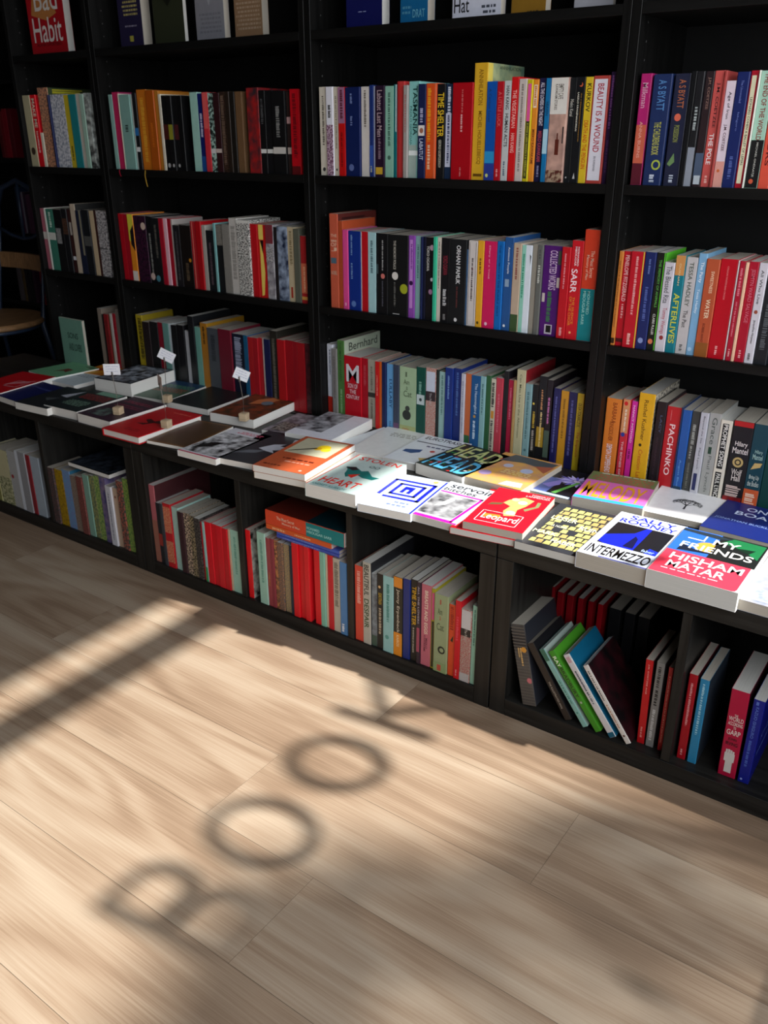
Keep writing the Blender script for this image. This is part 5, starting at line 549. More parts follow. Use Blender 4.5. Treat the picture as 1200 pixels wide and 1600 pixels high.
(6,0,0.1829,0.0133,0.706,0.0,0.009,0.1947,0.1246,'20262a','thin black book right of the pale blue one,middle shelf,middle bay',{'s': [('R',0,0.5,1,0.62,'50686c')]}),
(5,0,-0.1561,0.0131,0.706,0.0,0.0113,0.19,0.1216,'1a1618','thin black book right of the grey photo spined one,middle shelf,left wide bay',{'s': []}),
(6,0,0.3217,0.0131,0.706,0.0,0.0077,0.1939,0.1241,'10142c','thin midnight blue book on the middle shelf,middle bay',{'s': []}),
(8,0,-0.8751,0.0204,0.3935,0.0,0.0157,0.2075,0.1328,'847c74','wide warm grey book on the shelf at the far left of the table',{'s': []}),
(7,0,1.0586,0.0099,0.706,0.0,0.0052,0.1911,0.1223,'e4b898','thin cream orange book on the middle shelf,right bay',{'s': []}),
(10,0,0.3592,0.0256,0.3935,0.0,0.0082,0.1886,0.1207,'222a28','thin black book on the row behind the table,middle bay',{'s': []}),
(10,0,0.5768,0.0222,0.3935,0.0,0.0063,0.1967,0.1259,'b08c58','thin tan book right of the crimson one,row behind the table,middle bay',{'s': []}),
(3,0,0.9678,0.0096,1.029,0.0,0.0044,0.1979,0.1266,'a84440','thin coral book right of the coral white lettered one,upper shelf,right bay',{'s': []}),
(14,0,-0.066,-0.4107,0.0406,0.0,0.009,0.1723,0.1103,'98c8c4','thin mint and green book on the third lower cube from left',{'s': [('R',0,0,1,0.25,'2c9858')]}),
(14,0,-0.0755,-0.4073,0.0406,0.0,0.009,0.1685,0.1079,'c01c30','thin red book right of the charcoal patterned one,third lower cube from left',{'s': []}),
(1,0,-0.5614,0.0122,1.029,0.0,0.0104,0.196,0.1254,'d9d2c0','slim cream edged book on the upper shelf,left wide bay',{'s': []}),
(2,0,0.175,0.0147,1.029,0.0,0.0062,0.1952,0.1249,'b8c4e4','thin pale blue book on the upper shelf,middle bay',{'s': []}),
(9,0,-0.6221,0.0196,0.3935,0.0,0.0113,0.1911,0.1223,'c8d4d8','thin white book right of the grey teal one,row behind the table,left wide bay',{'s': []}),
(5,0,-0.3866,0.0131,0.706,0.0,0.0092,0.1882,0.1204,'7ab0b0','thin teal book right of the black slim lettered one,middle shelf,left wide bay',{'s': []}),
(8,0,-0.8896,0.0176,0.3935,0.0,0.0126,0.1939,0.1241,'a01828','thin red book on the shelf at the far left of the table',{'s': []}),
(10,0,0.1839,0.0236,0.3935,0.0,0.0068,0.1853,0.1186,'d8641c','thin orange book right of the scarlet one,row behind the table,middle bay',{'s': []}),
(8,0,-0.9026,0.017,0.3935,0.0,0.0126,0.1926,0.1233,'c4c0b8','thin pale book right of the brown one,shelf at the far left of the table',{'s': []}),
(6,0,0.3149,0.0103,0.706,0.0,0.0052,0.1937,0.124,'16204a','thin navy book right of the grey teal one,middle shelf,middle bay',{'s': []}),
(4,0,-0.914,0.0137,0.706,0.0,0.0116,0.1996,0.1277,'3a1c18','thin maroon book right of the light tan one,middle shelf,narrow bay',{'s': []}),
(8,0,-0.9156,0.0224,0.3935,0.0,0.0127,0.1883,0.1205,'7a5a3c','brown book right of the dark red one,shelf at the far left of the table',{'s': []}),
(14,0,0.0224,-0.4075,0.0406,0.0,0.0063,0.1749,0.1119,'c8a890','thin cream book right of the fourth bright red one,third lower cube from left',{'s': []}),
(1,0,-0.6795,0.0142,1.029,0.0,0.0095,0.1989,0.1273,'dfe3e2','white edged book right of the grey mint one,upper shelf,left wide bay',{'s': []}),
(8,0,-0.9494,0.0207,0.3935,0.0,0.0112,0.1849,0.1183,'1c1618','thin black patterned book on the shelf at the far left of the table',{'s': []}),
(7,0,1.0424,0.0129,0.706,0.0,0.0026,0.1931,0.1236,'e8e0e0','thin white book right of the extra wide bright red one,middle shelf,right bay',{'s': []}),
(9,0,-0.2288,0.02,0.3935,0.0,0.0058,0.1946,0.1245,'c8b8b0','thin cream book on the row behind the table,left wide bay',{'s': []}),
(3,0,1.0267,0.0108,1.029,0.0,0.0019,0.1963,0.1256,'e9e5dc','thin white book right of the red with a cream stripe one,upper shelf,right bay',{'s': []}),
(4,0,-1.1724,0.0119,0.706,0.0,0.0096,0.1955,0.1251,'e0e0d8','thin white book right of the dusty pink one,middle shelf,narrow bay',{'s': []}),
(5,0,-0.5616,0.0138,0.706,0.0,0.0066,0.19,0.1216,'a8a09c','thin grey book right of the fourth crimson one,middle shelf,left wide bay',{'s': []}),
(11,0,0.9713,0.0282,0.3935,0.0,0.0023,0.1966,0.1258,'1a3058','thin navy book right of the wide red one,row behind the table,right bay',{'s': []}),
(6,0,0.4415,0.0098,0.706,0.0,0.0031,0.1731,0.1108,'3a5878','thin slate blue book on the middle shelf,middle bay',{'s': []}),
(0,0,-1.0644,0.0092,1.029,0.0,0.0069,0.2054,0.1314,'0d1a4a','thin navy book right of the tall peach one,upper shelf,narrow bay',{'s': []}),
(0,0,-1.1274,0.0134,1.029,0.0,0.0143,0.1,0.064,'e0dcc8','tiny white book right of the bright red one,upper shelf,narrow bay',{'s': []}),
(1,0,-0.7324,0.0098,1.029,0.0,0.0039,0.201,0.1286,'d9d2c0','narrow cream book right of the crimson pink one,upper shelf,left wide bay',{'s': []}),
(25,0,-2.295,0.66,1.03,0.0,0.03,0.2,0.13,'700c20','deep maroon far book in the far alcove bookcase',{}),
(25,0,-2.33,0.66,1.03,0.0,0.03,0.2,0.13,'a01228','bright crimson far book in the far alcove bookcase',{}),
(25,0,-2.42,0.66,0.386,0.0,0.03,0.19,0.13,'5c5458','grey book in the far alcove bookcase',{}),
(25,0,-2.25,0.66,0.706,0.0,0.03,0.17,0.13,'5c3450','mauve book in the far alcove bookcase',{}),
(25,0,-2.36,0.66,0.386,0.0,0.024,0.18,0.13,'201c20','black book in the far alcove bookcase',{}),
(25,0,-2.38,0.66,1.03,0.0,0.022,0.19,0.13,'6a1018','dark red with gold stripe book in the far alcove bookcase',{}),
(25,0,-2.24,0.66,0.386,0.0,0.02,0.19,0.13,'8c0c14','vivid red book in the far alcove bookcase',{}),
(25,0,-2.355,0.66,1.03,0.0,0.02,0.19,0.13,'8c1422','wine red patterned book in the far alcove bookcase',{}),
(25,0,-2.275,0.66,0.706,0.0,0.02,0.18,0.13,'38203a','aubergine book in the far alcove bookcase',{}),
(25,0,-2.3,0.66,0.386,0.0,0.02,0.18,0.13,'3c1c34','dark plum book in the far alcove bookcase',{}),
(25,0,-2.33,0.66,0.386,0.0,0.02,0.18,0.13,'181a1c','charcoal book in the far alcove bookcase',{}),
(25,0,-2.315,0.66,0.706,0.0,0.02,0.17,0.13,'5a2c4c','plum book in the far alcove bookcase',{}),
(25,0,-2.385,0.66,0.386,0.0,0.016,0.19,0.13,'6a5430','ochre book in the far alcove bookcase',{}),
(25,0,-2.335,0.66,0.706,0.0,0.012,0.2,0.13,'20304c','blue book in the far alcove bookcase',{}),
(25,0,-2.293,0.66,0.706,0.0,0.012,0.18,0.13,'8a8494','pale lilac book in the far alcove bookcase',{})]

# ---------------------------------------------------------------- lettering outlines
GL={}
def collect(strings):
    obs=[]
    for t in strings:
        c=bpy.data.curves.new('lettering','FONT');c.body=t;c.offset=.014 if t.upper()==t else .006;c.resolution_u=3;c.fill_mode='FRONT'
        o=bpy.data.objects.new('lettering',c);COL.objects.link(o);obs.append((t,o,c))
    dg=bpy.context.evaluated_depsgraph_get();dg.update()
    for t,o,c in obs:
        me=o.evaluated_get(dg).to_mesh()
        vs=[(v.co.x,v.co.y) for v in me.vertices];fs=[list(p.vertices) for p in me.polygons]
        if vs:
            x0=min(v[0] for v in vs);x1=max(v[0] for v in vs);y0=min(v[1] for v in vs);y1=max(v[1] for v in vs)
            GL[t]=([((a-x0)/(x1-x0),(b-y0)/(y1-y0)) for a,b in vs],fs)
        o.evaluated_get(dg).to_mesh_clear()
    for t,o,c in obs: bpy.data.objects.remove(o);bpy.data.curves.remove(c)
strs={'BOOK','B','O','K'}
for B_ in BOOKS:
    for key in ('s','a'):
        for op in B_[11].get(key,()):
            if op[0] in 'VT': strs.add(op[1])
collect(sorted(strs))
# ---------------------------------------------------------------- printed decoration
def deco(ops,W,H,put,rng,start=.00016):
    """ops in unit coords on a W x H surface; put(u,v,off,hex)->collect faces"""
    off=start
    def poly(pts,c):
        put(pts,[list(range(len(pts)))],off,c)
    for op in ops:
        k=op[0];off+=.00005
        if k=='R': _,a,b,c_,d,col=op;poly([(a,b),(c_,b),(c_,d),(a,d)],col)
        elif k=='RR':
            _,a,b,c_,d,col=op;r=.04
            poly([(a,b),(c_-r,b),(c_-r*.3,b+r*.25),(c_,b+r),(c_,d),(a,d)],col)
        elif k=='P': poly(op[1],op[2])
        elif k=='D':
            _,u,v,r,col=op;ru=r;rv=r*W/H
            poly([(u+ru*math.cos(t*math.pi/10),v+rv*math.sin(t*math.pi/10)) for t in range(20)],col)
        elif k=='T':
            _,t,a,b,c_,d,col=op;vs,fs=GL[t];put([(a+x*(c_-a),b+y*(d-b)) for x,y in vs],fs,off,col)
        elif k=='V':
            _,t,v1,v0,u0,u1,col=op;vs,fs=GL[t];put([(u0+y*(u1-u0),v1-x*(v1-v0)) for x,y in vs],fs,off,col)
        elif k=='M':
            _,v1,v0,u0,u1,col=op;v=v1;pts=[];fs=[]
            while v>v0:
                L=rng.uniform(.0018,.0042)/H;lo=max(v0,v-L);n=len(pts)
                e=rng.uniform(0,.25)*(u1-u0);pts+=[(u0,lo),(u1-e,lo),(u1-e,v),(u0,v)];fs.append([n,n+1,n+2,n+3])
                v=lo-rng.choice([.0007,.0007,.0022])/H
            if fs: put(pts,fs,off,col)
        elif k=='M2':
            _,v0,v1,u0,u1,col=op;n_=max(1,int((v1-v0)*H/.009));pts=[];fs=[]
            for i in range(n_):
                vb=v0+(v1-v0)*i/n_;vt=vb+(v1-v0)/n_*.5;u=u0+rng.uniform(0,.1)
                while u<u1-.02:
                    L=rng.uniform(.03,.12);e=min(u1,u+L);n=len(pts);pts+=[(u,vb),(e,vb),(e,vt),(u,vt)];fs.append([n,n+1,n+2,n+3]);u=e+.025
            put(pts,fs,off,col)
        elif k=='RO':
            _,a,b,c_,d,t,col=op;tv=t*W/H
            for q in ((a,b,c_,b+tv),(a,d-tv,c_,d),(a,b,a+t,d),(c_-t,b,c_,d)):
                poly([(max(0,q[0]),q[1]),(q[2],q[1]),(q[2],q[3]),(max(0,q[0]),q[3])],col)
        elif k=='BR':
            _,a,b,c_,d,col,nc,nr=op
            for r in range(nr):
                for i in range(-1,nc):
                    x0=a+(c_-a)*(i+.5*(r%2)+.06*rng.random())/nc*1.0;x1=x0+(c_-a)/nc*.88
                    x0=max(a+.04*abs(r-nr/2)/nr,x0);x1=min(c_,x1)
                    y0=b+(d-b)*r/nr;y1=y0+(d-b)/nr*.84
                    if x1-x0>.03 and rng.random()>.12: poly([(x0,y0),(x1,y0+.006),(x1-.01,y1),(x0+.01,y1-.005)],col if rng.random()>.35 else 'c0a868')
        elif k=='BS':
            _,a,b,c_,d,n_=op
            for i in range(n_):
                u=rng.uniform(a,c_-.06);v=rng.uniform(b,d-.05)
                poly([(u,v),(u+.05,v+.01),(u+.06,v+.035),(u+.01,v+.03)],rng.choice(['e02828','2c9c3c','101410','e8f0f0','e0c040','101410']))
        elif k=='FL':
            _,u,v,r,col=op
            for i in range(22):
                t=math.pi*2*i/22+.1;rr=r*(.85+.15*(i%2));du=math.cos(t);dv=math.sin(t)*.55
                px,pv=-math.sin(t)*.035,math.cos(t)*.02
                poly([(u+du*r*.12,v+dv*r*.12),(u+du*rr*.6+px,v+dv*rr*.6+pv),(u+du*rr,v+dv*rr),(u+du*rr*.6-px,v+dv*rr*.6-pv)],col if i%3 else '7a70d0')
            poly([(u+.06*math.cos(t),v+.03*math.sin(t)) for t in [j*.628 for j in range(10)]],'e0d0f0')
        elif k=='TREE':
            _,u,v,sz=op;segs=[]
            def br(x,y,a,L,w_):
                x2=x+math.cos(a)*L;y2=y+math.sin(a)*L*W/H;segs.append((x,y,x2,y2,w_))
                if L>.03:
                    for da in (-.75,-.25,.3,.8): br(x2,y2,a+da+rng.uniform(-.15,.15),L*.66,w_*.58)
            br(u,v,math.pi/2,.17*sz,.032)
            for x,y,x2,y2,w_ in segs:
                dx,dy=x2-x,y2-y;l=math.hypot(dx,dy)+1e-6;nx,ny=-dy/l*w_/2,dx/l*w_/2
                poly([(x+nx,y+ny),(x-nx,y-ny),(x2-nx*.6,y2-ny*.6),(x2+nx*.6,y2+ny*.6)],'202022')
# ---------------------------------------------------------------- one book
def make_book(bd,k,collect_to=None):
    g,mode,x,y,z,rot,W,H,D,col,label,opt=bd
    rng=random.Random(k*7+3)
    hard=opt.get('hard')
    kind='hardback_book' if hard else 'paperback_book'
    root=empty(kind,(x,y,z),label,'book',GROUPS[g])
    if mode==1: root.rotation_euler=(0,rot,0)
    elif mode==2: root.rotation_euler=(Matrix.Rotation(rot,3,'Z')@Matrix(((0,1,0),(0,0,1),(1,0,0)))).to_euler()
    elif mode==3: root.rotation_euler=Matrix(((0,0,-1),(0,1,0),(1,0,0))).to_euler()
    elif mode==4: root.rotation_euler=Matrix.Rotation(-math.pi/2,3,'Z').to_euler()
    shift=(W/2,0,0) if mode in (2,3) else (0,0,0)
    if mode==3: shift=(W/2,0,-H)
    if mode==4: shift=(-W/2,0,0)
    def sh(p): return (p[0]+shift[0],p[1]+shift[1],p[2]+shift[2])
    t=.0022 if hard else .00045
    ins=.003 if hard else .0004
    h2=W/2;c=min(.0016,W*.16)
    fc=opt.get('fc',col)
    mats=[];names={}
    def mi(cc):
        if cc not in names: names[cc]=len(mats);mats.append(mat(cc))
        return names[cc]
    vs=[];fs=[];ms=[]
    ring=[(-h2,D),(-h2,c),(-h2+c*.3,c*.3),(-h2+c,0),(h2-c,0),(h2-c*.3,c*.3),(h2,c),(h2,D),(h2-t,D),(h2-t,t+c*.3),(-h2+t,t+c*.3),(-h2+t,D)]
    n=len(ring)
    # a very slight spread of the open fore edge on soft covers
    for zz in (0,H):
        for a,b in ring: vs.append(sh((a,b,zz)))
    for i in range(n):
        j=(i+1)%n;fs.append([i,j,n+j,n+i])
        ms.append(mi(fc) if i==6 else mi(col))
    def quad(a,b,c_,d,up):
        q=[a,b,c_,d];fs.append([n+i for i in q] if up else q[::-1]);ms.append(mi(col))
    for up in (0,1):
        quad(0,11,10,1,up);quad(7,6,9,8,up)
        base=[1,10,9,6,5,4,3,2];fs.append(([n+i for i in base] if up else base[::-1]));ms.append(mi(col))
    def put_s(pts,faces,off,cc):
        b0=len(vs)
        for u,v in pts: vs.append(sh((-h2+c*.5+min(1,max(0,u))*(W-c),-off,max(.0004,min(H-.0004,v*H)))))
        for f in faces: fs.append([b0+i for i in f]);ms.append(mi(cc))
    def put_a(pts,faces,off,cc):
        b0=len(vs)
        for u,v in pts: vs.append(sh((h2+off,.0016+min(1,max(0,u))*(D-.002),max(.0004,min(H-.0004,v*H)))))
        for f in faces: fs.append([b0+i for i in f]);ms.append(mi(cc))
    deco(opt.get('s',()),W,H,put_s,rng)
    deco(opt.get('a',()),D,H,put_a,rng)
    if mode==2: # table copies: covers relax a little along the open edge
        pass
    cv=link('cover',vs,fs,mats,ms,root)
    b=MB();xs=h2-t-.00005
    b.box(-xs+shift[0],xs+shift[0],t+c*.4+shift[1],D-ins+shift[1],ins+shift[2],H-ins+shift[2])
    b.build('page_block',PAPER_LIT if (mode==2 and x<.52 and y<.3) else PAPERW if (rng.random()<.3) else PAPER,root)
    if opt.get('rib'):
        b=MB();s=.0016
        LR=opt.get('rl',.02);pts=[(0,.004,.002),(0,-.004,-.0005),(.001,-.014,-.001),(.002,-.0175,-LR*.3),(.005,-.018,-LR*.7),(.009,-.018,-LR)]
        for a,q in zip(pts,pts[1:]):
            n0=len(b.v);b.v+=[(a[0]-s,a[1],a[2]),(a[0]+s,a[1],a[2]),(q[0]+s,q[1],q[2]),(q[0]-s,q[1],q[2]),(a[0]-s,a[1]+.0004,a[2]),(a[0]+s,a[1]+.0004,a[2]),(q[0]+s,q[1]+.0004,q[2]),(q[0]-s,q[1]+.0004,q[2])]
            b.f+=[[n0+i for i in f] for f in ((0,1,2,3),(7,6,5,4),(0,3,7,4),(1,5,6,2))];b.m+=[0]*4
        b.build('ribbon_bookmark',mat(opt['rib']),root)
    return root
# ---------------------------------------------------------------- setting
# floor planks: one mesh, each plank its own face with a random offset stored on it
def floor_material():
    M=bpy.data.materials.new('oak_planks');M.use_nodes=True;nt=M.node_tree;N=nt.nodes;L=nt.links;b=N['Principled BSDF']
    b.inputs['Roughness'].default_value=.5;b.inputs['Specular IOR Level'].default_value=.35
    geo=N.new('ShaderNodeNewGeometry');at=N.new('ShaderNodeAttribute');at.attribute_name='plank'
    add=N.new('ShaderNodeVectorMath');add.operation='ADD';L.new(geo.outputs['Position'],add.inputs[0]);L.new(at.outputs['Vector'],add.inputs[1])
    # slow warp -> cathedral figure
    mp=N.new('ShaderNodeMapping');mp.inputs['Scale'].default_value=(1.1,5.5,1);L.new(add.outputs[0],mp.inputs['Vector'])
    n1=N.new('ShaderNodeTexNoise');n1.inputs['Scale'].default_value=1;n1.inputs['Detail'].default_value=1.5;L.new(mp.outputs[0],n1.inputs['Vector'])
    mul=N.new('ShaderNodeMath');mul.operation='MULTIPLY';mul.inputs[1].default_value=8.5;L.new(n1.outputs['Fac'],mul.inputs[0])
    sn=N.new('ShaderNodeMath');sn.operation='SINE'
    m2=N.new('ShaderNodeMath');m2.operation='MULTIPLY';m2.inputs[1].default_value=6.28;L.new(mul.outputs[0],m2.inputs[0]);L.new(m2.outputs[0],sn.inputs[0])
    # fine grain
    mg=N.new('ShaderNodeMapping');mg.inputs['Scale'].default_value=(5,330,1);L.new(add.outputs[0],mg.inputs['Vector'])
    n2=N.new('ShaderNodeTexNoise');n2.inputs['Scale'].default_value=1;n2.inputs['Detail'].default_value=5;n2.inputs['Distortion'].default_value=.4;L.new(mg.outputs[0],n2.inputs['Vector'])
    # broad tone
    mt=N.new('ShaderNodeMapping');mt.inputs['Scale'].default_value=(.9,6,1);L.new(add.outputs[0],mt.inputs['Vector'])
    n3=N.new('ShaderNodeTexNoise');n3.inputs['Scale'].default_value=1;n3.inputs['Detail'].default_value=3;L.new(mt.outputs[0],n3.inputs['Vector'])
    c1=N.new('ShaderNodeMath');c1.operation='MULTIPLY_ADD';c1.inputs[1].default_value=.06;L.new(sn.outputs[0],c1.inputs[0])
    c2=N.new('ShaderNodeMath');c2.operation='MULTIPLY_ADD';c2.inputs[1].default_value=.37;L.new(n2.outputs['Fac'],c2.inputs[0]);L.new(n3.outputs['Fac'],c2.inputs[2])
    L.new(c2.outputs[0],c1.inputs[2])
    pt=N.new('ShaderNodeSeparateXYZ');L.new(at.outputs['Vector'],pt.inputs[0])
    c3=N.new('ShaderNodeMath');c3.operation='MULTIPLY_ADD';c3.inputs[1].default_value=.012;L.new(pt.outputs['Z'],c3.inputs[0]);L.new(c1.outputs[0],c3.inputs[2])
    r=N.new('ShaderNodeValToRGB');e=r.color_ramp.elements
    e[0].position=.46;e[0].color=(.205,.135,.088,1);e[1].position=.98;e[1].color=(.44,.35,.26,1)
    for p,cc in ((.60,(.275,.188,.126,1)),(.70,(.335,.242,.168,1)),(.82,(.39,.298,.217,1))):
        q=e.new(p);q.color=cc
    L.new(c3.outputs[0],r.inputs['Fac'])
    # sparse knots
    mk=N.new('ShaderNodeMapping');mk.inputs['Scale'].default_value=(1.6,3.6,1);L.new(add.outputs[0],mk.inputs['Vector'])
    vo=N.new('ShaderNodeTexVoronoi');vo.inputs['Scale'].default_value=1;L.new(mk.outputs[0],vo.inputs['Vector'])
    kr=N.new('ShaderNodeMapRange');kr.inputs['From Min'].default_value=.015;kr.inputs['From Max'].default_value=.10;kr.inputs['To Min'].default_value=.55;kr.inputs['To Max'].default_value=1;L.new(vo.outputs['Distance'],kr.inputs['Value'])
    mx=N.new('ShaderNodeMix');mx.data_type='RGBA';mx.blend_type='MULTIPLY';mx.inputs['Factor'].default_value=1
    L.new(r.outputs['Color'],mx.inputs['A']);L.new(kr.outputs['Result'],mx.inputs['B']);L.new(mx.outputs['Result'],b.inputs['Base Color'])
    bp=N.new('ShaderNodeBump');bp.inputs['Strength'].default_value=.15;bp.inputs['Distance'].default_value=.0006;L.new(n2.outputs['Fac'],bp.inputs['Height']);L.new(bp.outputs['Normal'],b.inputs['Normal'])
    return M
def build_floor():
    rng=random.Random(11);mb=MB();pv=[]
    PW=.1955;PL=1.285;g=.0003;y_top=-.395
    seams={0:.61,1:1.066,2:.518,3:.77}
    x0,x1=-3.6,XW+.12
    for r in range(-8,13):
        ya=y_top-PW*(r+1);yb=y_top-PW*r
        s=seams.get(r,rng.uniform(0,PL));s-=PL*math.ceil((s-x0)/PL)
        while s<x1:
            a=max(s,x0);b=min(s+PL,x1)
            if b-a>.002:
                n=len(mb.v);mb.v+=[(a+g,ya+g,0),(b-g,ya+g,0),(b-g,yb-g,0),(a+g,yb-g,0)];mb.f.append([n,n+1,n+2,n+3]);mb.m.append(0)
                pv.append((rng.uniform(-20,20),rng.uniform(-20,20),rng.uniform(-4,4)))
            s+=PL
    n=len(mb.v);mb.v+=[(x0,-2.94,-.0015),(x1,-2.94,-.0015),(x1,1.1,-.0015),(x0,1.1,-.0015)];mb.f.append([n,n+1,n+2,n+3]);mb.m.append(1);pv.append((0,0,0))
    o=mb.build('floor',[floor_material(),simple('dark_joint',(.13,.09,.06),.8)])
    at=o.data.attributes.new('plank','FLOAT_VECTOR','FACE')
    at.data.foreach_set('vector',[c for p in pv for c in p])
    struct(o)
build_floor()
YB=-2.9
struct(box('wall_back',-1.24,XW+.12,.30,.40,0,2.9,WALLM))
struct(box('wall_alcove',-3.6,-1.24,1.0,1.1,0,2.9,WALLM))
struct(box('wall_return',-1.29,-1.24,.40,1.0,0,2.9,WALLM))
struct(box('wall_left',-3.7,-3.6,YB,1.1,0,2.9,WALLM))
struct(box('wall_front',-3.6,XW+.12,YB-.1,YB,0,2.9,simple('dark_front_plaster',(.07,.065,.06),.9,spec=.2,scale=(6,6,6))))
struct(box('ceiling',-3.7,XW+.12,YB-.1,1.1,2.9,3.0,CEILM))
# window wall on the right with its opening
WY0,WY1,WZ0,WZ1=-2.75,.10,.62,2.64
mb=MB();mb.box(XW,XW+.12,YB,WY0,0,2.9);mb.box(XW,XW+.12,WY1,.30,0,2.9);mb.box(XW,XW+.12,WY0,WY1,0,WZ0);mb.box(XW,XW+.12,WY0,WY1,WZ1,2.9)
struct(mb.build('wall_right',WALLM))
FR=simple('black_window_frame',(.02,.02,.02),.4)
win=empty('window_1',(XW+.05,WY0,WZ0));win['kind']='structure'
def wbox(nm,y0,y1,z0,z1,M,x0=-.03,x1=.03):
    b=MB();b.box(x0,x1,y0-WY0,y1-WY0,z0-WZ0,z1-WZ0);return b.build(nm,M,win)
for nm,q in (('frame_rail',(WY0,WY1,WZ0,WZ0+.04)),('frame_rail',(WY0,WY1,WZ1-.04,WZ1)),('frame_stile',(WY0,WY0+.04,WZ0+.04,WZ1-.04)),('frame_stile',(WY1-.04,WY1,WZ0+.04,WZ1-.04))): wbox(nm,*q,FR)
wbox('transom',WY0+.04,WY1-.04,2.345,2.415,FR)
GLs=bpy.data.materials.new('clear_glass');GLs.use_nodes=True;nt=GLs.node_tree
tr=nt.nodes.new('ShaderNodeBsdfTransparent');gl=nt.nodes.new('ShaderNodeBsdfGlossy');gl.inputs['Roughness'].default_value=.02;mxs=nt.nodes.new('ShaderNodeMixShader')
tr.inputs[0].default_value=(.93,.95,.94,1)
mxs.inputs[0].default_value=.06;nt.links.new(tr.outputs[0],mxs.inputs[1]);nt.links.new(gl.outputs[0],mxs.inputs[2]);nt.links.new(mxs.outputs[0],nt.nodes['Material Output'].inputs[0])
for z0,z1 in ((WZ0+.04,2.345),(2.415,WZ1-.04)):
    b=MB();n=0;b.v+=[(0,.04,z0-WZ0),(0,WY1-.04-WY0,z0-WZ0),(0,WY1-.04-WY0,z1-WZ0),(0,.04,z1-WZ0)];b.f.append([0,1,2,3]);b.m.append(0);b.build('pane',GLs,win)
# sign letters stuck on the glass, read from the street
LM=simple('black_vinyl',(.02,.02,.02),.5)
XG=XW+.047
def letter(ch,yc,wy,zc,hz_,thick=.033):
    vs=[];fs=[]
    def bar(p,q,t):
        p=Vector(p);q=Vector(q);d=(q-p).normalized();nn=Vector((-d.y,d.x))*t/2;n=len(vs)
        vs.extend([p+nn,q+nn,q-nn,p-nn]);fs.append([n,n+1,n+2,n+3])
    def arc(c,ry,rz,a0,a1,t,n_=28):
        n=len(vs)
        for i in range(n_+1):
            a=math.radians(a0+(a1-a0)*i/n_)
            for s in (-1,1): vs.append(Vector((c[0]+(ry+s*t/2)*math.cos(a),c[1]+(rz+s*t/2)*math.sin(a))))
        for i in range(n_): fs.append([n+2*i,n+2*i+1,n+2*i+3,n+2*i+2])
    h=hz_/2;w_=wy/2;t=thick
    if ch=='O': arc((0,0),w_-t/2,h-t/2,0,360,t,40)
    if ch=='K': bar((-w_+t/2,-h),(-w_+t/2,h),t);bar((-w_+t/2,-.01),(w_,h),t);bar((-w_*.35,h*.1),(w_,-h),t)
    if ch=='B':
        bar((-w_+t/2,-h),(-w_+t/2,h),t)
        for s in (1,-1):
            zc_=s*h/2;rz=h/2-t*.25
            arc((w_*.25,zc_),w_*.72-t/2,rz-t*.1,-90,90,t)
            for q in (-1,1): bar((-w_+t/2,zc_+q*(rz-t*.1)),(w_*.25,zc_+q*(rz-t*.1)),t)
    V3=[(XG,yc+p.x,zc+p.y) for p in vs];n=len(V3)
    V3+=[(XG-.002,yc+p.x,zc+p.y) for p in vs];F=[];
    for f in fs:
        F.append(f);F.append([n+i for i in f][::-1])
        for i in range(len(f)): F.append([f[i],f[(i+1)%len(f)],n+f[(i+1)%len(f)],n+f[i]])
    o=link('sign_letter',V3,F,[LM]);return o
# floor position (x_f,y_f) -> place on the glass
def g2(xf,yf): return (yf+SX*(XG-xf),(XG-xf)*TZ)
for ch,xf,yf,wy,hf,lab in (('K',.625,-.522,.16,.225,'black vinyl letter with two diagonal arms at the inner end of the window word'),('O',.625,-.737,.172,.205,'round black vinyl letter beside the last letter on the window'),('O',.627,-.952,.172,.205,'round black vinyl letter beside the first letter on the window'),('B',.635,-1.145,.145,.225,'black vinyl letter with two bowls starting the window word')):
    yy,zz=g2(xf,yf);o=letter(ch,yy,wy,zz,hf*TZ);tag(o,lab,'sign letter','letters of the window sign')
# ---------------------------------------------------------------- bookcases
UX=[-1.221,-.820,-.019,.782,1.583]
names=[('narrow black bookcase at the left end of the wall','bay'),('wide black bookcase left of the middle one',''),('wide black bookcase in the middle of the wall',''),('black bookcase at the right edge of the picture','')]
PT=.0185
SHZ=[.375,.687,1.010,1.3267,1.646,1.966]
for i in range(4):
    a,b=UX[i],UX[i+1]
    r=empty('bookcase',((a+b)/2,.14,0),names[i][0],'bookcase','tall black bookcases along the wall')
    def pb(nm,x0,x1,y0,y1,z0,z1,M,bev=.0007):
        q=MB();q.box(x0-(a+b)/2,x1-(a+b)/2,y0-.14,y1-.14,z0,z1,0,bev);return q.build(nm,M,r)
    g=.0006
    for x0,x1 in ((a+g,a+PT),(b-PT,b-g)):
        sp=pb('side_panel',x0,x1,0,.28,0,2.30,BLACK)
        # peg holes
        q=MB();xx=x1 if x0==a+g else x0
        for zz in [k*.032+.42 for k in range(56)]:
            sgn=1 if x0==a+g else -1
            n=len(q.v);R=.0022
            for k in range(8): q.v.append((xx-(a+b)/2+sgn*.0002,.04-.14+R*math.cos(k*math.pi/4),zz+R*math.sin(k*math.pi/4)))
            q.f.append([n+k for k in range(8)] if sgn>0 else [n+k for k in range(8)][::-1]);q.m.append(0)
        ph=q.build('peg_hole_row',PEG,r)
    for zz in SHZ: pb('shelf',a+PT+.0003,b-PT-.0003,.001,.27,zz,zz+.0190,BLACKH)
    pb('top_panel',a+PT+.0003,b-PT-.0003,.001,.28,2.28,2.299,BLACKH)
    pb('back_panel',a+PT,b-PT,.270,.276,.05,2.28,simple('black_back',(.006,.006,.006),.7,spec=.2),0)
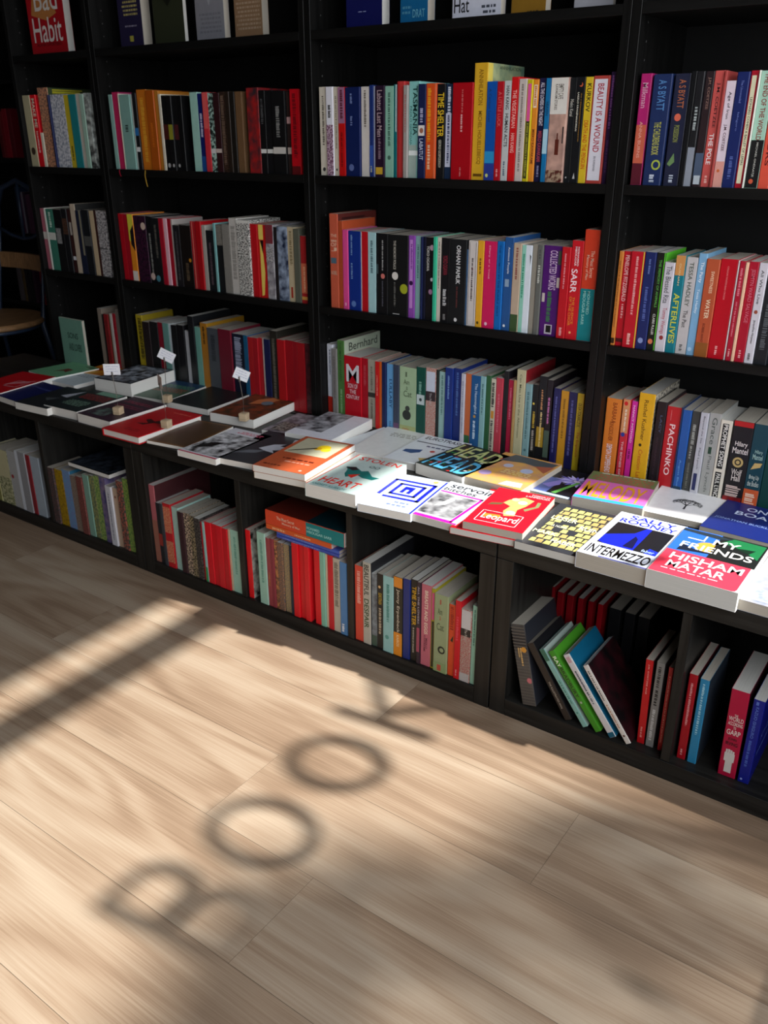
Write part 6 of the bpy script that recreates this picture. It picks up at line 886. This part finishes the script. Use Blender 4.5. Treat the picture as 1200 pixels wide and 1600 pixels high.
# ---------------------------------------------------------------- low cube units
def low(xs,label,extra):
    a,b=xs[0],xs[-1];cx=(a+b)/2;yf=-.414;yb_=-.006
    r=empty('low_cube_bookcase',(cx,-.21,0),label,'low bookcase','low black cube bookcases forming the display table')
    def pb(nm,x0,x1,y0,y1,z0,z1,M,bev=.0008):
        q=MB();q.box(x0-cx,x1-cx,y0+.21,y1+.21,z0,z1,0,bev);return q.build(nm,M,r)
    T=.037
    pb('top_board',a+.0008,b-.0008,yf,yb_,.3605,.3932,LOWH)
    pb('bottom_board',a+T,b-T,yf,yb_,0,.0400,LOWH)
    pb('side_panel',a+.0008,a+T-.0004,yf,yb_,0,.3600,LOWV);pb('side_panel',b-T+.0004,b-.0008,yf,yb_,0,.3600,LOWV)
    for d in xs[1:-1]:
        pb('divider',d-.0085,d+.0085,yf+.002,yb_-.01,.0404,.3600,LOWV)
        q=MB()
        for sx in (-1,1):
            q.tube([(d-cx+sx*.0085,-.36+.21,.335),(d-cx+sx*.0115,-.36+.21,.335)],.004,10)
        q.build('shelf_stud',STEEL,r)
    pb('back_panel',a+T,b-T,yb_-.008,yb_-.002,.041,.36,simple('black_back',(.006,.006,.006),.7,spec=.2),0)
low([-1.40,-1.075,-.737,-.312],'low black cube unit under the left books',0)
low([-.311,.0685,.411,.779],'low black cube unit under the middle books with three open cubes',0)
low([.7805,1.1545,1.50,1.87],'low black cube unit at the right with the leaning books',0)
# ---------------------------------------------------------------- books
def bake(root,acc):
    # move a finished book into the one mesh of the small and distant books
    loc=Matrix.LocRotScale(root.location,root.rotation_euler,None)
    for o in [c for c in COL.objects if c.parent==root]:
        me=o.data;n=len(acc['v']);acc['v']+=[tuple(loc@v.co) for v in me.vertices]
        for p in me.polygons:
            acc['f'].append([n+i for i in p.vertices]);M=me.materials[p.material_index]
            if M.name not in acc['i']: acc['i'][M.name]=len(acc['m']);acc['m'].append(M)
            acc['k'].append(acc['i'][M.name])
        bpy.data.objects.remove(o);bpy.data.meshes.remove(me)
    bpy.data.objects.remove(root)
acc=dict(v=[],f=[],m=[],i={},k=[])
for k,bd in enumerate(BOOKS):
    r_=make_book(bd,k)
    if k>=N_INDIVIDUAL: bake(r_,acc)
so=link('thin_and_distant_books',acc['v'],acc['f'],acc['m'],acc['k']);tag(so,'thin, dark and distant books filling the gaps between the larger ones on all shelves','books');so['kind']='stuff'
# ---------------------------------------------------------------- card holders
def holder(loc,rz,top,cardpos,cang,label,card_w=.044,card_h=.030,edge=False,tilt=0,M=CARD):
    r=empty('card_holder',loc,label,'card holder','wooden block card holders on the table');r.rotation_euler=(0,0,rz)
    b=MB();s=.011;b.box(-s,s,-s,s,0,.021,0,.0012);b.build('wooden_block',BEECH,r)
    b=MB();b.tube([(0,0,.019),(.0008,0,top*.5),(cardpos[0],cardpos[1],top)],.0009,8)
    b.build('wire_stem',STEEL,r)
    b=MB();b.box(-.0022,.0022,-.0022,.0022,-.004,.010,0,.0005);cl=b.build('clip',STEEL,r);cl.location=(cardpos[0],cardpos[1],top)
    b=MB();b.box(-card_w/2,card_w/2,-.0003,.0003,0,card_h)
    # handwriting strokes
    rng=random.Random(int(loc[0]*1000))
    n=len(b.v)
    for row_ in range(3):
        zz=card_h*(.75-.22*row_);x=-card_w*.36
        while x<card_w*.3:
            L=rng.uniform(.002,.006);n=len(b.v);b.v+=[(x,-.0005,zz),(x+L,-.0005,zz),(x+L,-.0005,zz+.0010),(x,-.0005,zz+.0010)];b.f.append([n,n+1,n+2,n+3]);b.m.append(1);x+=L+.0016
    c=b.build('card',[M,mat('8890b8')],r);c.location=(cardpos[0],cardpos[1],top+.001);c.rotation_euler=(tilt,cang,-rz+math.radians(-22 if edge else 38))
holder((-.432,-.350,.4203),.3,.108,(-.004,0),0,'wooden block with upright white card on the plum red lettered book')
holder((-.244,-.345,.4160),.2,.108,(-.008,0),.12,'wooden block with edge-on card on the red hardcover',card_w=.03,edge=True,M=simple('kraft_card',(.62,.50,.45),.6,scale=(20,20,20)))
holder((-.433,-.176,.4125),.25,.122,(.004,0),.5,'wooden block with tilted white card on the folk patterned book behind',card_w=.046)
holder((-.113,-.190,.4193),.3,.110,(-.006,0),.42,'wooden block with tilted white card on the orange green abstract book',card_w=.04)
# ---------------------------------------------------------------- far alcove: bookcase and chair
r=empty('bookcase',(-2.4,.80,0),'dark bookcase deep in the alcove at the far left','bookcase')
def pb(nm,x0,x1,y0,y1,z0,z1,M):
    q=MB();q.box(x0+2.4,x1+2.4,y0-.8,y1-.8,z0,z1);return q.build(nm,M,r)
pb('side_panel',-3.1,-3.08,.65,.93,0,2.2,BLACK);pb('side_panel',-1.72,-1.70,.65,.93,0,2.2,BLACK)
for zz in (.04,.367,.687,1.010,1.327,1.65,2.18): pb('shelf',-3.079,-1.721,.652,.92,zz,zz+.019,BLACKH)
pb('back_panel',-3.08,-1.72,.92,.926,0,2.2,BLACK)
ch=empty('metal_chair',(-1.80,.11,0),'dark blue metal chair with round wooden seat in the far alcove','chair')
b=MB();b.disc((0,0,.435),.215,.022,56);b.build('seat',CHAIRW,ch)
b=MB();b.tube([(.19*math.cos(t),.19*math.sin(t),.425) for t in [i*math.pi/16 for i in range(32)]],.008,8,0,True);b.build('seat_ring',BLUEST,ch,True)
for sx,sy_ in ((-1,-1),(1,-1),(-1,1),(1,1)):
    b=MB();top=.90 if sy_>0 else .425
    b.tube([(sx*.19,sy_*.2,0),(sx*.15,sy_*.14,.425)]+([(sx*.15,.19,.70),(sx*.14,.21,.86)] if sy_>0 else []),.010,10);b.build('leg',BLUEST,ch,True)
b=MB();b.tube([(-.14,.21,.86),(-.10,.215,.93),(0,.22,.96),(.10,.215,.93),(.14,.21,.86)],.010,10);b.build('back_hoop',BLUEST,ch,True)
b=MB()
for i in range(12):
    a0=-.15+.3*i/11;n=len(b.v);yy=.185-.02*(1-(a0/.15)**2)*-1
    b.v+=[(a0,yy-.008,.625),(a0,yy+.008,.625),(a0,yy+.012,.685),(a0,yy-.004,.685)]
    if i: p=n-4;b.f+=[[p,n,n+3,p+3],[p+1,p+2,n+2,n+1],[p+3,n+3,n+2,p+2],[p,p+1,n+1,n]];b.m+=[0]*4
b.f+=[[0,3,2,1],[len(b.v)-4,len(b.v)-3,len(b.v)-2,len(b.v)-1]];b.m+=[0,0]
b.build('backrest_slat',CHAIRW,ch)
b=MB();b.tube([(-.145,.2,.78),(-.07,.21,.75),(0,.215,.74),(.07,.21,.75),(.145,.2,.78)],.007,8);b.tube([(0,.215,.74),(0,.22,.95)],.006,8);b.build('back_scroll',BLUEST,ch,True)
# ---------------------------------------------------------------- unseen tree added outside the window, crown shaped to shade the floor
def blob_tree():
    r=empty('added_shade_tree',(6.0,-.2,0),'unseen leafy tree added outside the shop window to shade the floor','tree')
    rng=random.Random(4);mb=MB()
    b=MB();b.tube([(0,0,0),(.03,.02,1.5),(-.02,.05,3.0),(.05,0,4.2)],.09,12);b.build('trunk',simple('bark',(.12,.09,.06),.9,scale=(20,20,4),bump=.5),r,True)
    # crown outline follows where shade falls
    def shade_z(yf):
        pts=[(-2.6,.86),(-1.6,.80),(-1.4,.76),(-1.15,.69),(-1.02,.66),(-.92,.70),(-.82,.88),(-.65,.98),(-.57,1.05),(-.53,1.30),(-.3,1.35)]
        for (a,p),(c_,q) in zip(pts,pts[1:]):
            if a<=yf<=c_: return p+(q-p)*(yf-a)/(c_-a)
        return .9
    for i in range(2600):
        xx=rng.uniform(-.35,.35);yw=rng.uniform(-1.6,1.0)
        X=6.0+xx;yf=yw-SX*(X-.9)-.2
        xf=shade_z(max(-2.6,min(-.3,yf)));ztop=(X-xf)*TZ
        zz=ztop-abs(rng.gauss(0,.55))-.01 if rng.random()<.8 else ztop-rng.uniform(0,1.6)
        if zz<4.0: continue
        s=rng.uniform(.04,.08);n=Vector((rng.gauss(0,1),rng.gauss(0,1),rng.gauss(0,1)+.5)).normalized();u=n.orthogonal().normalized();v=n.cross(u)
        c_=Vector((xx,yw,zz));k=len(mb.v)
        mb.v+=[tuple(c_-u*s),tuple(c_+v*s*.5),tuple(c_+u*s),tuple(c_-v*s*.5)];mb.f.append([k,k+1,k+2,k+3]);mb.m.append(0)
    mb.build('foliage',simple('leaf_green',(.05,.11,.03),.6,scale=(6,6,6)),r)
blob_tree()
struct(box('ground',XW+.12,14,-8,8,-.1,-.01,simple('pavement',(.30,.29,.28),.9,scale=(4,4,4))))
